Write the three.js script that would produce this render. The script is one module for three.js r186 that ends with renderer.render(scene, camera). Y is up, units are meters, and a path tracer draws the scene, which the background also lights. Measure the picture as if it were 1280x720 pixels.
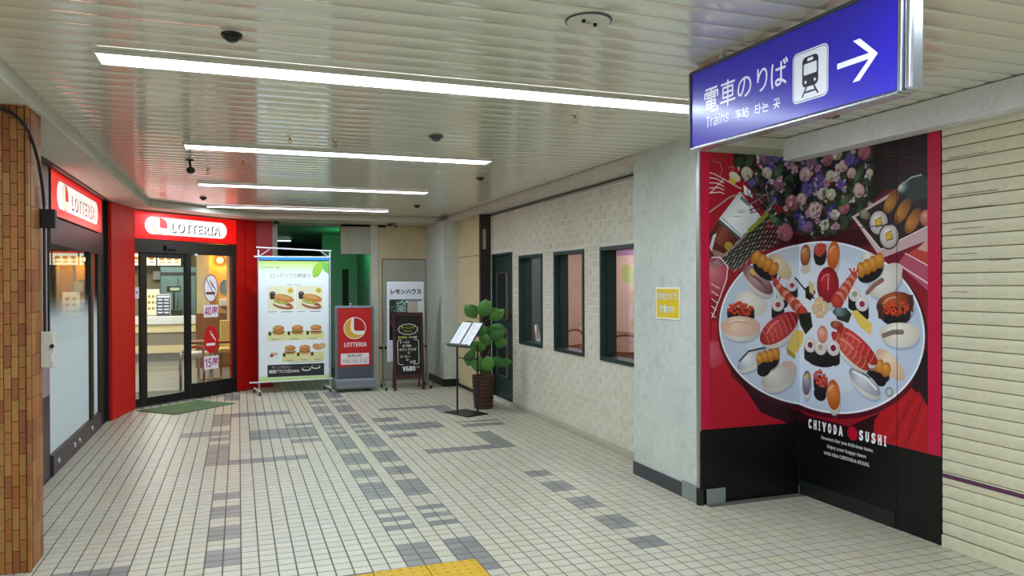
import * as THREE from 'three';
import { RoundedBoxGeometry } from 'three/addons/geometries/RoundedBoxGeometry.js';
import { RectAreaLightUniformsLib } from 'three/addons/lights/RectAreaLightUniformsLib.js';
import * as BGU from 'three/addons/utils/BufferGeometryUtils.js';

// ---------------------------------------------------------------- camera, light, exposure
const scene = new THREE.Scene();
scene.background = new THREE.Color(0x000000);
const camera = new THREE.PerspectiveCamera(2 * Math.atan(360 / 950) * 180 / Math.PI, 1280 / 720, 0.05, 60);
camera.position.set(0, 1.5, 0);
camera.rotation.order = 'YXZ';
camera.rotation.set(-4 / 950, -Math.atan(342 / 950), -0.004);
camera.updateMatrixWorld(true); camera.updateProjectionMatrix();
scene.add(camera);
const renderer = new THREE.WebGLRenderer({ antialias: true });
renderer.toneMapping = THREE.LinearToneMapping;
renderer.toneMappingExposure = 1.12;
renderer.shadowMap.enabled = true;
RectAreaLightUniformsLib.init();
const H = 2.53;                       // underside of the ceiling slats
const TUBE = 20;                      // radiance of the ceiling lights
const LIGHTS = [                      // z, x0, x1, strength of the tubes
  [-3.81, -0.58, 2.6, 1], [-6.02, -0.36, 1.96, 1], [-8.23, -0.37, 1.96, 1], [-10.44, -0.37, 1.94, 1.05],
  [-1.60, -0.58, 2.6, 1], [0.60, -0.58, 2.6, 1], [2.80, -0.58, 2.6, 1],  // rows behind the camera, out of view, lighting the near ceiling
  [-1.60, -3.3, -1.3, 1], [0.60, -3.3, -1.3, 1], [2.80, -3.3, -1.3, 1]];  // unseen left bay, placed to lift the ceiling and right-hand walls

// ---------------------------------------------------------------- helpers
let seed = 7;
const rnd = () => { seed = (seed * 1664525 + 1013904223) >>> 0; return seed / 4294967296; };
const rr = (a, b) => a + (b - a) * rnd();
const used = {};
function numbered(n) { const k = used[n] = (used[n] ?? -1) + 1; return k ? n + '_' + String(k).padStart(3, '0') : n; }
function thing(name, label, category, pos = [0, 0, 0], turn = 0, group) {
  const o = new THREE.Group(); o.name = numbered(name); o.position.set(...pos); o.rotation.y = turn;
  o.userData = { label, category }; if (group) o.userData.group = group; scene.add(o); return o;
}
function single(name, geo, mat, label, category, group) {
  const o = new THREE.Mesh(geo, mat); o.name = numbered(name); o.userData = { label, category };
  if (group) o.userData.group = group; scene.add(o); return o;
}
function struct(name, geo, mat, label) {
  const o = geo ? new THREE.Mesh(geo, mat) : new THREE.Group(); o.name = numbered(name); o.userData = { kind: 'structure' };
  if (label) o.userData.label = label; scene.add(o); return o;
}
function part(parent, name, geo, mat, label) {
  const o = new THREE.Mesh(geo, mat); o.name = name; if (label) o.userData.label = label; parent.add(o); return o;
}
function stuffPart(parent, name, geo, mat) { const o = part(parent, name, geo, mat); o.userData.kind = 'stuff'; return o; }
const merge = (l) => BGU.mergeGeometries(l.map((g) => { const q = g.index ? g.toNonIndexed() : g; for (const k of Object.keys(q.attributes)) if (!['position', 'normal', 'uv', 'color'].includes(k)) q.deleteAttribute(k); return q; }));
function metreUV(g) {                                   // uv in metres, by the way a face points
  const p = g.attributes.position, n = g.attributes.normal, uv = new Float32Array(p.count * 2);
  for (let i = 0; i < p.count; i++) {
    const ax = Math.abs(n.getX(i)), ay = Math.abs(n.getY(i)), az = Math.abs(n.getZ(i));
    if (ay >= ax && ay >= az) { uv[2 * i] = p.getX(i); uv[2 * i + 1] = p.getZ(i); }
    else if (ax >= az) { uv[2 * i] = p.getZ(i); uv[2 * i + 1] = p.getY(i); }
    else { uv[2 * i] = p.getX(i); uv[2 * i + 1] = p.getY(i); }
  }
  g.setAttribute('uv', new THREE.BufferAttribute(uv, 2)); return g;
}
const bx = (x0, x1, y0, y1, z0, z1) => metreUV(new THREE.BoxGeometry(Math.abs(x1 - x0), Math.abs(y1 - y0), Math.abs(z1 - z0)).translate((x0 + x1) / 2, (y0 + y1) / 2, (z0 + z1) / 2));
const rb = (x0, x1, y0, y1, z0, z1, r = 0.004, s = 2) => metreUV(new RoundedBoxGeometry(x1 - x0, y1 - y0, z1 - z0, s, Math.min(r, (x1 - x0) / 2.01, (y1 - y0) / 2.01, (z1 - z0) / 2.01)).translate((x0 + x1) / 2, (y0 + y1) / 2, (z0 + z1) / 2));
const cyl = (r0, r1, h, x, y, z, seg = 20) => new THREE.CylinderGeometry(r0, r1, h, seg).translate(x, y, z);
const tube = (pts, r, seg = 24, rad = 8) => new THREE.TubeGeometry(new THREE.CatmullRomCurve3(pts.map((p) => new THREE.Vector3(...p))), seg, r, rad);
function rod(a, b, r, rad = 10) {
  const A = new THREE.Vector3(...a), B = new THREE.Vector3(...b), g = new THREE.CylinderGeometry(r, r, A.distanceTo(B), rad);
  g.applyQuaternion(new THREE.Quaternion().setFromUnitVectors(new THREE.Vector3(0, 1, 0), B.clone().sub(A).normalize()));
  return g.translate((A.x + B.x) / 2, (A.y + B.y) / 2, (A.z + B.z) / 2);
}
function prism(pts, y0, y1, bevel = 0) {               // plan outline [x, z] raised from y0 to y1
  const s = new THREE.Shape(pts.map(([x, z]) => new THREE.Vector2(x, -z)));
  const g = new THREE.ExtrudeGeometry(s, { depth: y1 - y0 - 2 * bevel, bevelEnabled: bevel > 0, bevelSize: bevel, bevelThickness: bevel, bevelOffset: -bevel, bevelSegments: 2 });
  return metreUV(g.rotateX(-Math.PI / 2).translate(0, y0 + bevel, 0));
}
const face = (w, h, x = 0, y = 0, z = 0) => new THREE.PlaneGeometry(w, h).translate(x, y, z);
function canvasTex(w, h, draw) {
  const c = document.createElement('canvas'); c.width = w; c.height = h; const g = c.getContext('2d'); draw(g, w, h);
  const t = new THREE.CanvasTexture(c); t.colorSpace = THREE.SRGBColorSpace; t.anisotropy = 8; return t;
}
function hash(x, y, s) { let h = Math.imul(x, 374761393) ^ Math.imul(y, 668265263) ^ Math.imul(s, 2147483647 - 5); h = Math.imul(h ^ (h >>> 13), 1274126177); return ((h ^ (h >>> 16)) >>> 0) / 4294967296; }
function vnoise(x, y, per, s) {                        // tiling value noise
  const xi = Math.floor(x), yi = Math.floor(y), fx = x - xi, fy = y - yi, w = (a) => ((a % per) + per) % per;
  const sx = fx * fx * (3 - 2 * fx), sy = fy * fy * (3 - 2 * fy);
  const a = hash(w(xi), w(yi), s), b = hash(w(xi + 1), w(yi), s), c = hash(w(xi), w(yi + 1), s), d = hash(w(xi + 1), w(yi + 1), s);
  return a + (b - a) * sx + (c - a) * sy + (a - b - c + d) * sx * sy;
}
function fbm(u, v, per, oct, s) { let t = 0, a = 0.5, n = 0, p = per; for (let i = 0; i < oct; i++) { t += a * vnoise(u * p, v * p, p, s + i); n += a; a *= 0.55; p *= 2; } return t / n; }
function dataTex(n, fn, srgb, rep = 1) {
  const d = new Uint8Array(n * n * 4);
  for (let y = 0; y < n; y++) for (let x = 0; x < n; x++) { const c = fn(x / n, y / n); for (let k = 0; k < 3; k++) d[(y * n + x) * 4 + k] = Math.max(0, Math.min(255, (Array.isArray(c) ? c[k] : c) * 255)); d[(y * n + x) * 4 + 3] = 255; }
  const t = new THREE.DataTexture(d, n, n); t.wrapS = t.wrapT = THREE.RepeatWrapping; t.magFilter = THREE.LinearFilter; t.minFilter = THREE.LinearMipmapLinearFilter; t.generateMipmaps = true;
  if (srgb) t.colorSpace = THREE.SRGBColorSpace; t.repeat.set(rep, rep); t.needsUpdate = true; return t;
}
const std = (o) => new THREE.MeshStandardMaterial({ roughness: 0.6, ...o });
const phys = (o) => new THREE.MeshPhysicalMaterial({ roughness: 0.5, ...o });
// shared grain textures (colour multipliers near white, and relief)
const grainC = dataTex(256, (u, v) => { const a = fbm(u, v, 8, 5, 3), b = fbm(u, v, 64, 2, 9); const t = 0.90 + 0.10 * a + 0.07 * (b - 0.5); return [t, t, t * 0.995]; }, true, 1);
const grainB = dataTex(256, (u, v) => fbm(u, v, 32, 4, 21), false, 1);
const blotch = dataTex(256, (u, v) => { const a = fbm(u, v, 4, 6, 31), b = fbm(u, v, 48, 3, 5), s = fbm(u * 1, v, 16, 3, 77); const t = 0.90 + 0.09 * a + 0.07 * (b - 0.5) - (s > 0.7 ? 0.03 : 0); return [t, t, t * 0.98]; }, true, 0.7);
const speck = dataTex(256, (u, v) => { const b = fbm(u, v, 64, 2, 15), a = fbm(u, v, 8, 3, 18); const t = 0.93 + 0.10 * (b - 0.5) + 0.08 * (a - 0.5); return [t, t, t]; }, true, 3);

// ---------------------------------------------------------------- materials
const MAT = {
  plaster: std({ color: 0xd2d8d3, map: blotch, bumpMap: grainB, bumpScale: 0.0015, roughness: 0.8 }),
  beigeWall: std({ color: 0xdccaa0, map: blotch, bumpMap: grainB, bumpScale: 0.0004, roughness: 0.55 }),
  greyWall: std({ color: 0xb9b7a6, map: blotch, roughness: 0.6 }),
  softWhite: std({ color: 0xdcd8ca, map: grainC, roughness: 0.65 }),
  slat: phys({ color: 0xe0ddca, roughness: 0.3, clearcoat: 1, clearcoatRoughness: 0.06 }),
  slatBack: std({ color: 0xc4c0b0, roughness: 0.9 }),
  beam: std({ color: 0xf0f2f5, map: grainC, roughness: 0.6 }),
  baseboard: std({ color: 0x3d3f48, map: grainC, roughness: 0.45 }),
  red: phys({ color: 0xd00e08, roughness: 0.55, specularIntensity: 0.6 }),
  darkRed: phys({ color: 0xa8141c, roughness: 0.5 }),
  bronze: std({ color: 0x3a342d, roughness: 0.42, metalness: 0.55 }),
  darkFrame: std({ color: 0x1d1c1c, roughness: 0.45, metalness: 0.3 }),
  brownFrame: std({ color: 0x352a26, roughness: 0.5, metalness: 0.2 }),
  mauve: std({ color: 0xa7969b, roughness: 0.45, metalness: 0.3 }),
  purpleMetal: std({ color: 0x4b4148, roughness: 0.4, metalness: 0.4 }),
  steel: std({ color: 0xb4b6b8, roughness: 0.28, metalness: 0.9 }),
  chrome: std({ color: 0xdadcde, roughness: 0.12, metalness: 1 }),
  black: std({ color: 0x101210, map: grainC, roughness: 0.35 }),
  blackMetal: std({ color: 0x24262a, roughness: 0.4, metalness: 0.5 }),
  rubber: std({ color: 0x141414, roughness: 0.7 }),
  whitePaint: std({ color: 0xd9dde0, roughness: 0.4 }),
  greyPlastic: std({ color: 0x7d838a, roughness: 0.45 }),
  darkPlastic: std({ color: 0x4c525a, roughness: 0.45 }),
  green: std({ color: 0x173533, roughness: 0.4, map: grainC }),
  brass: std({ color: 0xc9a659, roughness: 0.25, metalness: 1 }),
  glass: phys({ color: 0xf4faf8, transmission: 1, thickness: 0, roughness: 0.02, ior: 1.5 }),
  frosted: phys({ color: 0xe2f0f3, transmission: 0.35, thickness: 0, roughness: 0.9 }),
  lamp: std({ color: 0xffffff, emissive: 0xf4f2ff, emissiveIntensity: 4.0, roughness: 0.5 }),
  oak: std({ color: 0x8a5a33, map: grainC, roughness: 0.5 }),
};
function rectLight(w, h, color, intensity, pos, target) {
  const l = new THREE.RectAreaLight(color, intensity, w, h); l.position.set(...pos); l.lookAt(...target); scene.add(l); return l;
}

// ---------------------------------------------------------------- floor of small square tiles
const PX = 0.093, PZ = 0.0905, X0 = 0.006, Z0 = -4.35;
const DARK = [];
for (const x of [0.843, 1.122]) for (const [a, b] of [[-10.95, -10.35], [-10.13, -9.86], [-9.67, -9.19], [-9.0, -8.35], [-8.26, -8.05], [-8.01, -7.79], [-7.73, -7.1], [-6.88, -6.43], [-6.23, -5.94], [-5.77, -5.33], [-5.07, -4.96], [-4.89, -4.79], [-4.71, -4.6], [-4.33, x > 1 ? -3.78 : -3.97]]) DARK.push([x, x + 0.186, a, b]);
for (const [a, b] of [[-5.89, -5.72], [-5.53, -5.26], [-5.08, -4.8], [-4.62, -4.35]]) DARK.push([-0.18, 0.006, a, b]);
for (const [a, b] of [[-5.73, -5.54], [-5.36, -5.09], [-4.92, -4.65], [-4.47, -4.2], [-4.02, -3.85]]) DARK.push([2.145, 2.331, a, b]);
DARK.push([-0.28, -0.09, -9.5, -8.72], [-0.28, 0.56, -9.48, -9.28], [-0.56, -0.09, -8.4, -8.18], [-0.28, -0.09, -8.04, -7.86], [-0.28, -0.09, -7.66, -6.82], [-0.09, 0.56, -6.98, -6.77],
  [0.46, 0.73, -8.64, -8.42], [0.1, 0.73, -8.29, -8.1], [0.1, 0.73, -8.04, -7.83], [0.46, 0.73, -7.74, -7.53],
  [1.58, 2.4, -9.27, -9.05], [2.22, 2.4, -9.27, -8.64], [1.38, 1.66, -8.56, -8.33], [1.38, 2.02, -8.18, -7.97], [1.38, 2.02, -7.93, -7.75], [1.38, 1.66, -7.64, -7.42],
  [1.58, 2.24, -6.8, -6.62], [2.22, 2.4, -7.43, -6.62], [2.22, 2.66, -8.1, -7.97], [2.22, 2.66, -7.87, -7.72], [-0.19, -0.0, -11.18, -10.57], [2.12, 2.3, -10.43, -10.3], [-0.95, -0.56, -4.5, -4.3]);
const isDark = (x, z) => DARK.some(([a, b, c, d]) => x > a && x < b && z > c && z < d);
function tileGeo(w, d, color) {                         // low frustum without an underside, arrises chamfered
  const hw = w / 2, hd = d / 2, c = 0.0014, y1 = 0, y0 = -0.003, P = [], N = [], UV = [];
  const quad = (a, b, cc, dd) => { const n = new THREE.Vector3().subVectors(b, a).cross(new THREE.Vector3().subVectors(cc, a)).normalize(); for (const q of [a, b, cc, a, cc, dd]) { P.push(q.x, q.y, q.z); N.push(n.x, n.y, n.z); UV.push(q.x, q.z); } };
  const v = (x, y, z) => new THREE.Vector3(x, y, z);
  const t = [v(-hw + c, y1, -hd + c), v(-hw + c, y1, hd - c), v(hw - c, y1, hd - c), v(hw - c, y1, -hd + c)];
  const b = [v(-hw, y0, -hd), v(-hw, y0, hd), v(hw, y0, hd), v(hw, y0, -hd)];
  quad(...t); for (let i = 0; i < 4; i++) quad(t[i], b[i], b[(i + 1) % 4], t[(i + 1) % 4]);
  const g = new THREE.BufferGeometry();
  g.setAttribute('position', new THREE.Float32BufferAttribute(P, 3)); g.setAttribute('normal', new THREE.Float32BufferAttribute(N, 3)); g.setAttribute('uv', new THREE.Float32BufferAttribute(UV, 2));
  const C = []; for (let i = 0; i < P.length / 3; i++) C.push(color.r, color.g, color.b); g.setAttribute('color', new THREE.Float32BufferAttribute(C, 3));
  return g;
}
const tileMat = std({ vertexColors: true, map: speck, roughness: 0.38 });
const palette = (list) => list.map((h) => new THREE.Color(h));
const PALE = palette([0xcec8b3, 0xcbc5b0, 0xd1cab4, 0xc8c3b1, 0xcfc9b7, 0xccc4ab]);
const GREY = palette([0x8c8c88, 0x858581, 0x91918c]);
const tilesPale = PALE.map((c) => tileGeo(PX - 0.0058, PZ - 0.0058, c)), tilesGrey = GREY.map((c) => tileGeo(PX - 0.0058, PZ - 0.0058, c));
const floor = struct('floor', bx(-3.6, 4.4, -0.12, -0.0016, -20, 5), std({ color: 0x68635a, map: grainC, roughness: 0.85 }), 'grout bed of the tiled concourse floor');
{
  const spots = [], pv = new THREE.Vector3();
  for (let i = -18; i < 43; i++) for (let j = -92; j < 21; j++) {
    const x = X0 + (i + 0.5) * PX, z = Z0 + (j + 0.5) * PZ;
    if (x < -1.6 || x > 3.82) continue;
    if (z < -12.0 && (x < 0.5 || x > 2.05)) continue;
    if (x < -1.35 && z < -6.4 ) continue;
    if (z < -9.45 && x + z < -11.45 && x < 0.35) continue;
    if (z < -4.36 && x > 2.98 && z > -5.4) continue;
    if (z < -5.3 && x > 3.16) continue;
    if (x > 0.37 && x < 1.22 && z > -3.975) continue;   // the yellow blocks lie here
    pv.set(x, 0, z).project(camera);
    const d2 = (x * x + z * z + 2.25), inView = Math.abs(pv.x) < 1.0 && Math.abs(pv.y) < 1.0 && pv.z < 1 && z < -1;
    spots.push({ x, z, size: inView ? 1 / (d2 * Math.sqrt(d2)) : 0, dark: isDark(x, z), k: Math.floor(rnd() * 97) });
  }
  spots.sort((a, b) => b.size - a.size);
  const rest = [];
  spots.forEach((t, n) => {
    const g = t.dark ? tilesGrey[t.k % 3] : tilesPale[t.k % 6], dy = ((t.k * 7) % 11) * 0.00004;
    if (n < 300) { const m = part(floor, t.dark ? 'grey_tile' : 'tile', g, tileMat); m.position.set(t.x, dy - 0.0004, t.z); }
    else { const q = g.clone().translate(0, dy - 0.0004, 0); const u = q.attributes.uv; for (let i = 0; i < u.count; i++) u.setXY(i, u.getX(i) + t.x, u.getY(i) + t.z); rest.push(q.translate(t.x, 0, t.z)); }
  });
  stuffPart(floor, 'tile_field', BGU.mergeGeometries(rest), tileMat);
}

struct('floor_near', merge([bx(-3.6, 3.8, -0.0018, -0.0005, -2.45, 5), bx(-3.6, -1.62, -0.0018, -0.0005, -6.4, -2.45)]), std({ color: 0xcdc9b9, map: speck, roughness: 0.45 }), 'unseen pale floor of the near concourse, brightening the ceiling');  // out of view, pale so that it bounces light onto the ceiling

// ---------------------------------------------------------------- ceiling of enamelled slats, soffit round it
const ceiling = struct('ceiling', bx(-3.7, 4.4, 2.575, 2.7, -12.2, 5.1), MAT.slatBack, 'enamelled metal slat ceiling');
{
  const SP = 2.21 / 16, w = SP - 0.004, prof = [];
  for (let i = 0; i <= 6; i++) { const t = i / 6 - 0.5; prof.push([t * w, 0.003 * 4 * t * t]); }
  prof[0][1] += 0.0012; prof[6][1] += 0.0012;
  const mk = (x0, x1) => {
    const s = new THREE.Shape(); s.moveTo(-w / 2, 0.022); for (const [a, b] of prof) s.lineTo(a, b); s.lineTo(w / 2, 0.022); s.closePath();
    return new THREE.ExtrudeGeometry(s, { depth: x1 - x0, bevelEnabled: false }).rotateY(Math.PI / 2).translate(x0, 0, 0);
  };
  const long = mk(-1.3, 3.9), mid = mk(-1.3, 3.06);
  for (let j = 0; j < 74; j++) { const z = -1.2 - (j + 0.5) * SP; if (z < -11.4) break; const m = part(ceiling, 'slat', z > -4.46 ? long : mid, MAT.slat); m.position.set(0, H, z); }
  const rest = []; for (let j = 0; j < 44; j++) rest.push(long.clone().translate(0, H, -1.2 + (j + 0.5) * SP));
  stuffPart(ceiling, 'slat_field', BGU.mergeGeometries(rest), MAT.slat);
}
{ // plate of the soffit with the slat field cut out of it
  const V2 = (x, z) => new THREE.Vector2(x, -z);
  const s = new THREE.Shape([V2(-3.6, 5), V2(4.3, 5), V2(4.3, -12.1), V2(-3.6, -12.1)]);
  s.holes.push(new THREE.Path([V2(-1.012, 4.9), V2(3.66, 4.9), V2(3.66, -4.41), V2(2.958, -4.41), V2(2.958, -11.25), V2(0.25, -11.25), V2(-1.012, -10.0)]));
  const g = metreUV(new THREE.ExtrudeGeometry(s, { depth: 0.075, bevelEnabled: false }).rotateX(-Math.PI / 2).translate(0, 2.452, 0));
  struct('trim_1', g, MAT.softWhite, 'plain painted soffit round the slat field');
}
struct('trim_2', rb(-1.03, -1.0, 2.44, 2.545, -9.98, 4.9, 0.004), MAT.softWhite, 'thin painted lip along the soffit over the storefront');

// ceiling light fittings: long recessed troughs with a bright lens
LIGHTS.forEach(([z, x0, x1, k], i) => {
  const w = 0.18, y = (x1 < 0 ? 2.452 : H) - 0.004, xm = (x0 + x1) / 2;
  const names = ['long recessed strip light reaching over the blue hanging sign', 'shorter strip light, second row from the blue hanging sign', 'shorter strip light, third row from the blue hanging sign', 'strip light in the last row, over the banner and menu boards'];
  const t = thing('ceiling_light', names[i] || 'unseen strip light placed to light the near ceiling and walls', 'light', [xm, y, z], 0, i > 3 ? 'unseen strip lights over the near concourse' : undefined);
  const L = x1 - x0, f = 0.012;
  part(t, 'frame', merge([bx(-L / 2 - f, L / 2 + f, -0.012, 0.004, -w / 2 - f, -w / 2), bx(-L / 2 - f, L / 2 + f, -0.012, 0.004, w / 2, w / 2 + f), bx(-L / 2 - f, -L / 2, -0.012, 0.004, -w / 2, w / 2), bx(L / 2, L / 2 + f, -0.012, 0.004, -w / 2, w / 2)]), MAT.softWhite);
  part(t, 'lens', bx(-L / 2, L / 2, -0.006, 0.002, -w / 2, w / 2), MAT.lamp, 'bright white lens');
  rectLight(L, w, 0xdcefff, TUBE * k, [xm, y - 0.008, z], [xm, 0, z]);
});

// ---------------------------------------------------------------- right side: brick wall, pillar, recess, beam
const brickTones = palette([0xe4e0cd, 0xe1ddca, 0xe6e2d0, 0xe2deCc, 0xdfdac6, 0xe5dfcc]);
const brickMat = std({ vertexColors: true, map: speck, bumpMap: grainB, bumpScale: 0.001, roughness: 0.75 });
{
  // courses face -x at X = 3.2
  const holes = [[-9.69, -8.88, 0, 1.91], [-8.63, -7.885, 0.79, 1.85], [-7.545, -6.795, 0.79, 1.85], [-6.435, -5.6, 0.79, 1.85]];
  const g = [];                                         // mortar body with the openings left out
  const zs = [-9.74, -9.69, -8.88, -8.63, -7.885, -7.545, -6.795, -6.435, -5.6, -5.3];
  for (let i = 0; i < zs.length - 1; i++) {
    const [a, b] = [zs[i], zs[i + 1]], h = holes.find((q) => q[0] === a);
    if (!h) g.push(bx(3.206, 3.345, 0, 2.424, a, b)); else { if (h[2] > 0) g.push(bx(3.206, 3.345, 0, h[2], a, b)); g.push(bx(3.206, 3.345, h[3], 2.424, a, b)); }
  }
  const wall = struct('wall_right', merge(g), std({ color: 0xf0ecdc, map: grainC, roughness: 0.85 }), 'wall of pale painted bricks with light joints');
  const CH = 0.0735, BL = 0.2, all = [], cache = {};
  const geoFor = (len, h, tone) => { const k = len.toFixed(3) + '_' + h.toFixed(3) + '_' + tone; return cache[k] ??= (() => { const q = bx(-0.0005, 0.02, -h / 2, h / 2, -len / 2, len / 2); const C = brickTones[tone], c = []; for (let i = 0; i < q.attributes.position.count; i++) c.push(C.r, C.g, C.b); q.setAttribute('color', new THREE.Float32BufferAttribute(c, 3)); return q; })(); };
  for (let r = 0; r < 33; r++) {
    const y0 = 0.045 + r * CH + 0.006, y1 = Math.min(0.045 + (r + 1) * CH - 0.006, 2.42);
    if (y1 - y0 < 0.02) continue;
    for (let k = -1; k < 24; k++) {
      let spans = [[-9.735 + k * BL + (r % 2) * BL / 2 + 0.005, -9.735 + (k + 1) * BL + (r % 2) * BL / 2 - 0.005]];
      for (const h of holes) if (y1 > h[2] - 0.005 && y0 < h[3] + 0.005) spans = spans.flatMap(([a, b]) => { const o = []; if (b <= h[0] || a >= h[1]) return [[a, b]]; if (a < h[0] - 0.015) o.push([a, h[0] - 0.004]); if (b > h[1] + 0.015) o.push([h[1] + 0.004, b]); return o; });
      for (let [a, b] of spans) { a = Math.max(a, -9.735); b = Math.min(b, -5.31); if (b - a > 0.02) all.push([(a + b) / 2, (y0 + y1) / 2, b - a, y1 - y0, Math.floor(rnd() * 6)]); }
    }
  }
  all.sort((p, q) => (Math.abs(p[0]) - (p[0] > -5.85 ? -9 : 0)) - (Math.abs(q[0]) - (q[0] > -5.85 ? -9 : 0)));
  const rest = [];
  all.forEach(([z, y, len, h, tone], n) => { const q = geoFor(len, h, tone); if (n < 300) { const m = part(wall, 'brick', q, brickMat); m.position.set(3.202, y, z); } else rest.push(q.clone().translate(3.202, y, z)); });
  stuffPart(wall, 'brick_field', BGU.mergeGeometries(rest), brickMat);
}
struct('baseboard_right', rb(3.165, 3.21, -0.004, 0.045, -8.86, -5.32, 0.006), MAT.greyWall, 'low stone kerb along the brick wall');
struct('trim_3', rb(3.14, 3.215, -0.004, 0.03, -9.74, -8.86, 0.004), MAT.softWhite, 'pale door sill');
struct('trim_4', bx(3.325, 3.345, 2.42, 2.46, -9.74, -5.33), MAT.softWhite, 'back of the slot over the brick wall');
struct('trim_5', rb(3.165, 3.2, 2.412, 2.424, -9.74, -5.33, 0.003), MAT.steel, 'thin bright metal rail above the brick wall');
// pillar with corner guard, baseboard
struct('wall_pillar', bx(2.95, 4.1, 0, 2.56, -5.34, -4.44), MAT.plaster, 'rough grey white plastered pillar');
struct('baseboard_pillar', rb(2.936, 2.95, -0.004, 0.1, -5.34, -4.6, 0.003), MAT.baseboard);
{
  const t = thing('tape_patch', 'grey adhesive tape wrapped round the foot of the plastered pillar', 'tape', [2.935, 0, -4.42]);
  const tm = std({ color: 0x8b9490, roughness: 0.5, map: blotch });
  part(t, 'strip', bx(-0.002, 0.004, 0.0, 0.12, -0.21, -0.03), tm); part(t, 'strip', bx(0.05, 0.2, 0.0, 0.105, 0.013, 0.018), tm);
  part(t, 'binding', cyl(0.028, 0.028, 0.11, 0.014, 0.055, -0.004), MAT.rubber);
}
struct('trim_6', merge([rb(2.938, 2.953, 0.1, 2.52, -4.455, -4.428, 0.004)]), MAT.steel, 'bright metal corner guard of the pillar');
// recess walls behind the poster and the beam over it
struct('wall_recess', merge([bx(2.952, 4.1, 0, 2.56, -4.44, -4.432), bx(3.782, 4.1, 0, 2.575, -4.432, -3.24), bx(3.815, 4.1, 0, 2.575, -3.24, 5)]), MAT.greyWall, 'wall of the shallow recess');
struct('trim_7', rb(3.64, 3.782, 2.372, 2.528, -4.43, 4.98, 0.008), MAT.beam, 'pale painted beam over the poster and shutter');
{ // roller shutter: slats one by one
  const t = thing('roller_shutter', 'closed cream roller shutter with a purple stripe, beside the sushi poster', 'shutter', [3.765, 0, 0]);
  const sm = std({ color: 0xe4dec2, map: blotch, roughness: 0.5, metalness: 0.1 }), zA = -3.235, zB = 1.2;
  part(t, 'backing', bx(0.04, 0.046, 0.0, 2.42, zA, zB), sm);
  const ph = 0.0705;
  const prof = new THREE.Shape(); prof.moveTo(0.036, 0.002); prof.lineTo(0.003, 0.002); prof.lineTo(0.0, 0.005); prof.quadraticCurveTo(-0.006, ph * 0.5, 0.0, ph - 0.005); prof.lineTo(0.003, ph - 0.002); prof.lineTo(0.036, ph - 0.002); prof.closePath();
  const sg = metreUV(new THREE.ExtrudeGeometry(prof, { depth: zB - zA, bevelEnabled: false, curveSegments: 5 }).translate(0, 0, zA));
  for (let i = 0; i < 33; i++) { const m = part(t, 'slat', sg, sm); m.position.y = 0.075 + i * ph; }
  part(t, 'bottom_bar', rb(-0.012, 0.01, 0.0, 0.072, zA, zB, 0.004), sm);
  part(t, 'purple_stripe', bx(-0.0052, -0.0035, 0.398, 0.421, zA, zB), std({ color: 0x5b2b4c, roughness: 0.5 }), 'dark purple stripe');
  const scuff = std({ color: 0x4d4a3a, roughness: 0.8 });
  for (const [y, a, b] of [[2.20, -3.2, -2.8], [2.13, -3.19, -3.0], [1.99, -3.19, -2.7], [1.91, -3.19, -2.75], [1.80, -3.18, -2.85], [1.66, -3.19, -2.9], [1.62, -2.95, -2.75], [1.45, -3.19, -3.0]]) part(t, 'scuff_mark', bx(-0.0046, -0.0025, y, y + 0.0025, a, a + (b - a) * 0.6), scuff);
}
// beige end walls beyond the brick wall, corner column, back wall
struct('wall_side', bx(3.07, 3.42, 0, 2.5, -10.9, -9.76), MAT.beigeWall, 'plain beige wall beside the brick wall');
struct('trim_8', merge([rb(3.066, 3.206, 0, 2.45, -9.76, -9.738, 0.003), rb(3.058, 3.07, 0, 2.45, -9.80, -9.74, 0.003)]), MAT.brownFrame, 'dark brown upright guide beside the green door');
struct('trim_9', bx(3.062, 3.071, 1.9, 1.905, -10.88, -9.82), MAT.blackMetal);
single('wall_sticker', bx(3.09, 3.135, 1.98, 2.25, -9.738, -9.735), std({ color: 0xb09a98, roughness: 0.6 }), 'narrow pinkish label on the dark brown upright guide', 'label');
struct('wall_column', bx(2.85, 3.3, 0, 2.46, -12.1, -10.9), MAT.plaster, 'pale corner column');
struct('baseboard_column', merge([bx(2.838, 2.85, -0.004, 0.11, -12.0, -10.89), bx(2.838, 3.07, -0.004, 0.11, -10.9, -10.888)]), MAT.black);
struct('baseboard_side', bx(3.06, 3.07, -0.004, 0.05, -10.888, -9.8), MAT.brownFrame);
struct('wall_back', merge([bx(2.07, 2.135, 0, 2.46, -12.15, -12.0), bx(2.135, 2.86, 1.92, 2.46, -12.15, -12.0), bx(2.07, 2.86, 0, 2.46, -12.2, -12.15)]), MAT.beigeWall, 'beige back wall beside the passage');
struct('trim_10', rb(1.96, 2.075, 0, 2.46, -12.16, -11.985, 0.004), MAT.softWhite, 'pale jamb of the passage');
struct('wall_lintel', bx(1.5, 1.965, 1.99, 2.46, -12.16, -12.0), MAT.greyWall, 'grey lintel over half of the passage');
struct('trim_11', bx(0.47, 0.555, 0, 2.46, -12.16, -11.95), MAT.softWhite, 'pale jamb beside the red wall');
{
  const d = struct('door_2', null, null, 'flush grey service door in the back wall');
  part(d, 'leaf', rb(2.146, 2.84, 0.006, 1.909, -12.1, -12.004, 0.003), MAT.greyWall);
  part(d, 'bumper_strip', rb(2.08, 2.85, 0.5, 0.53, -12.004, -11.98, 0.004), MAT.rubber, 'black bumper strip');
}

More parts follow.
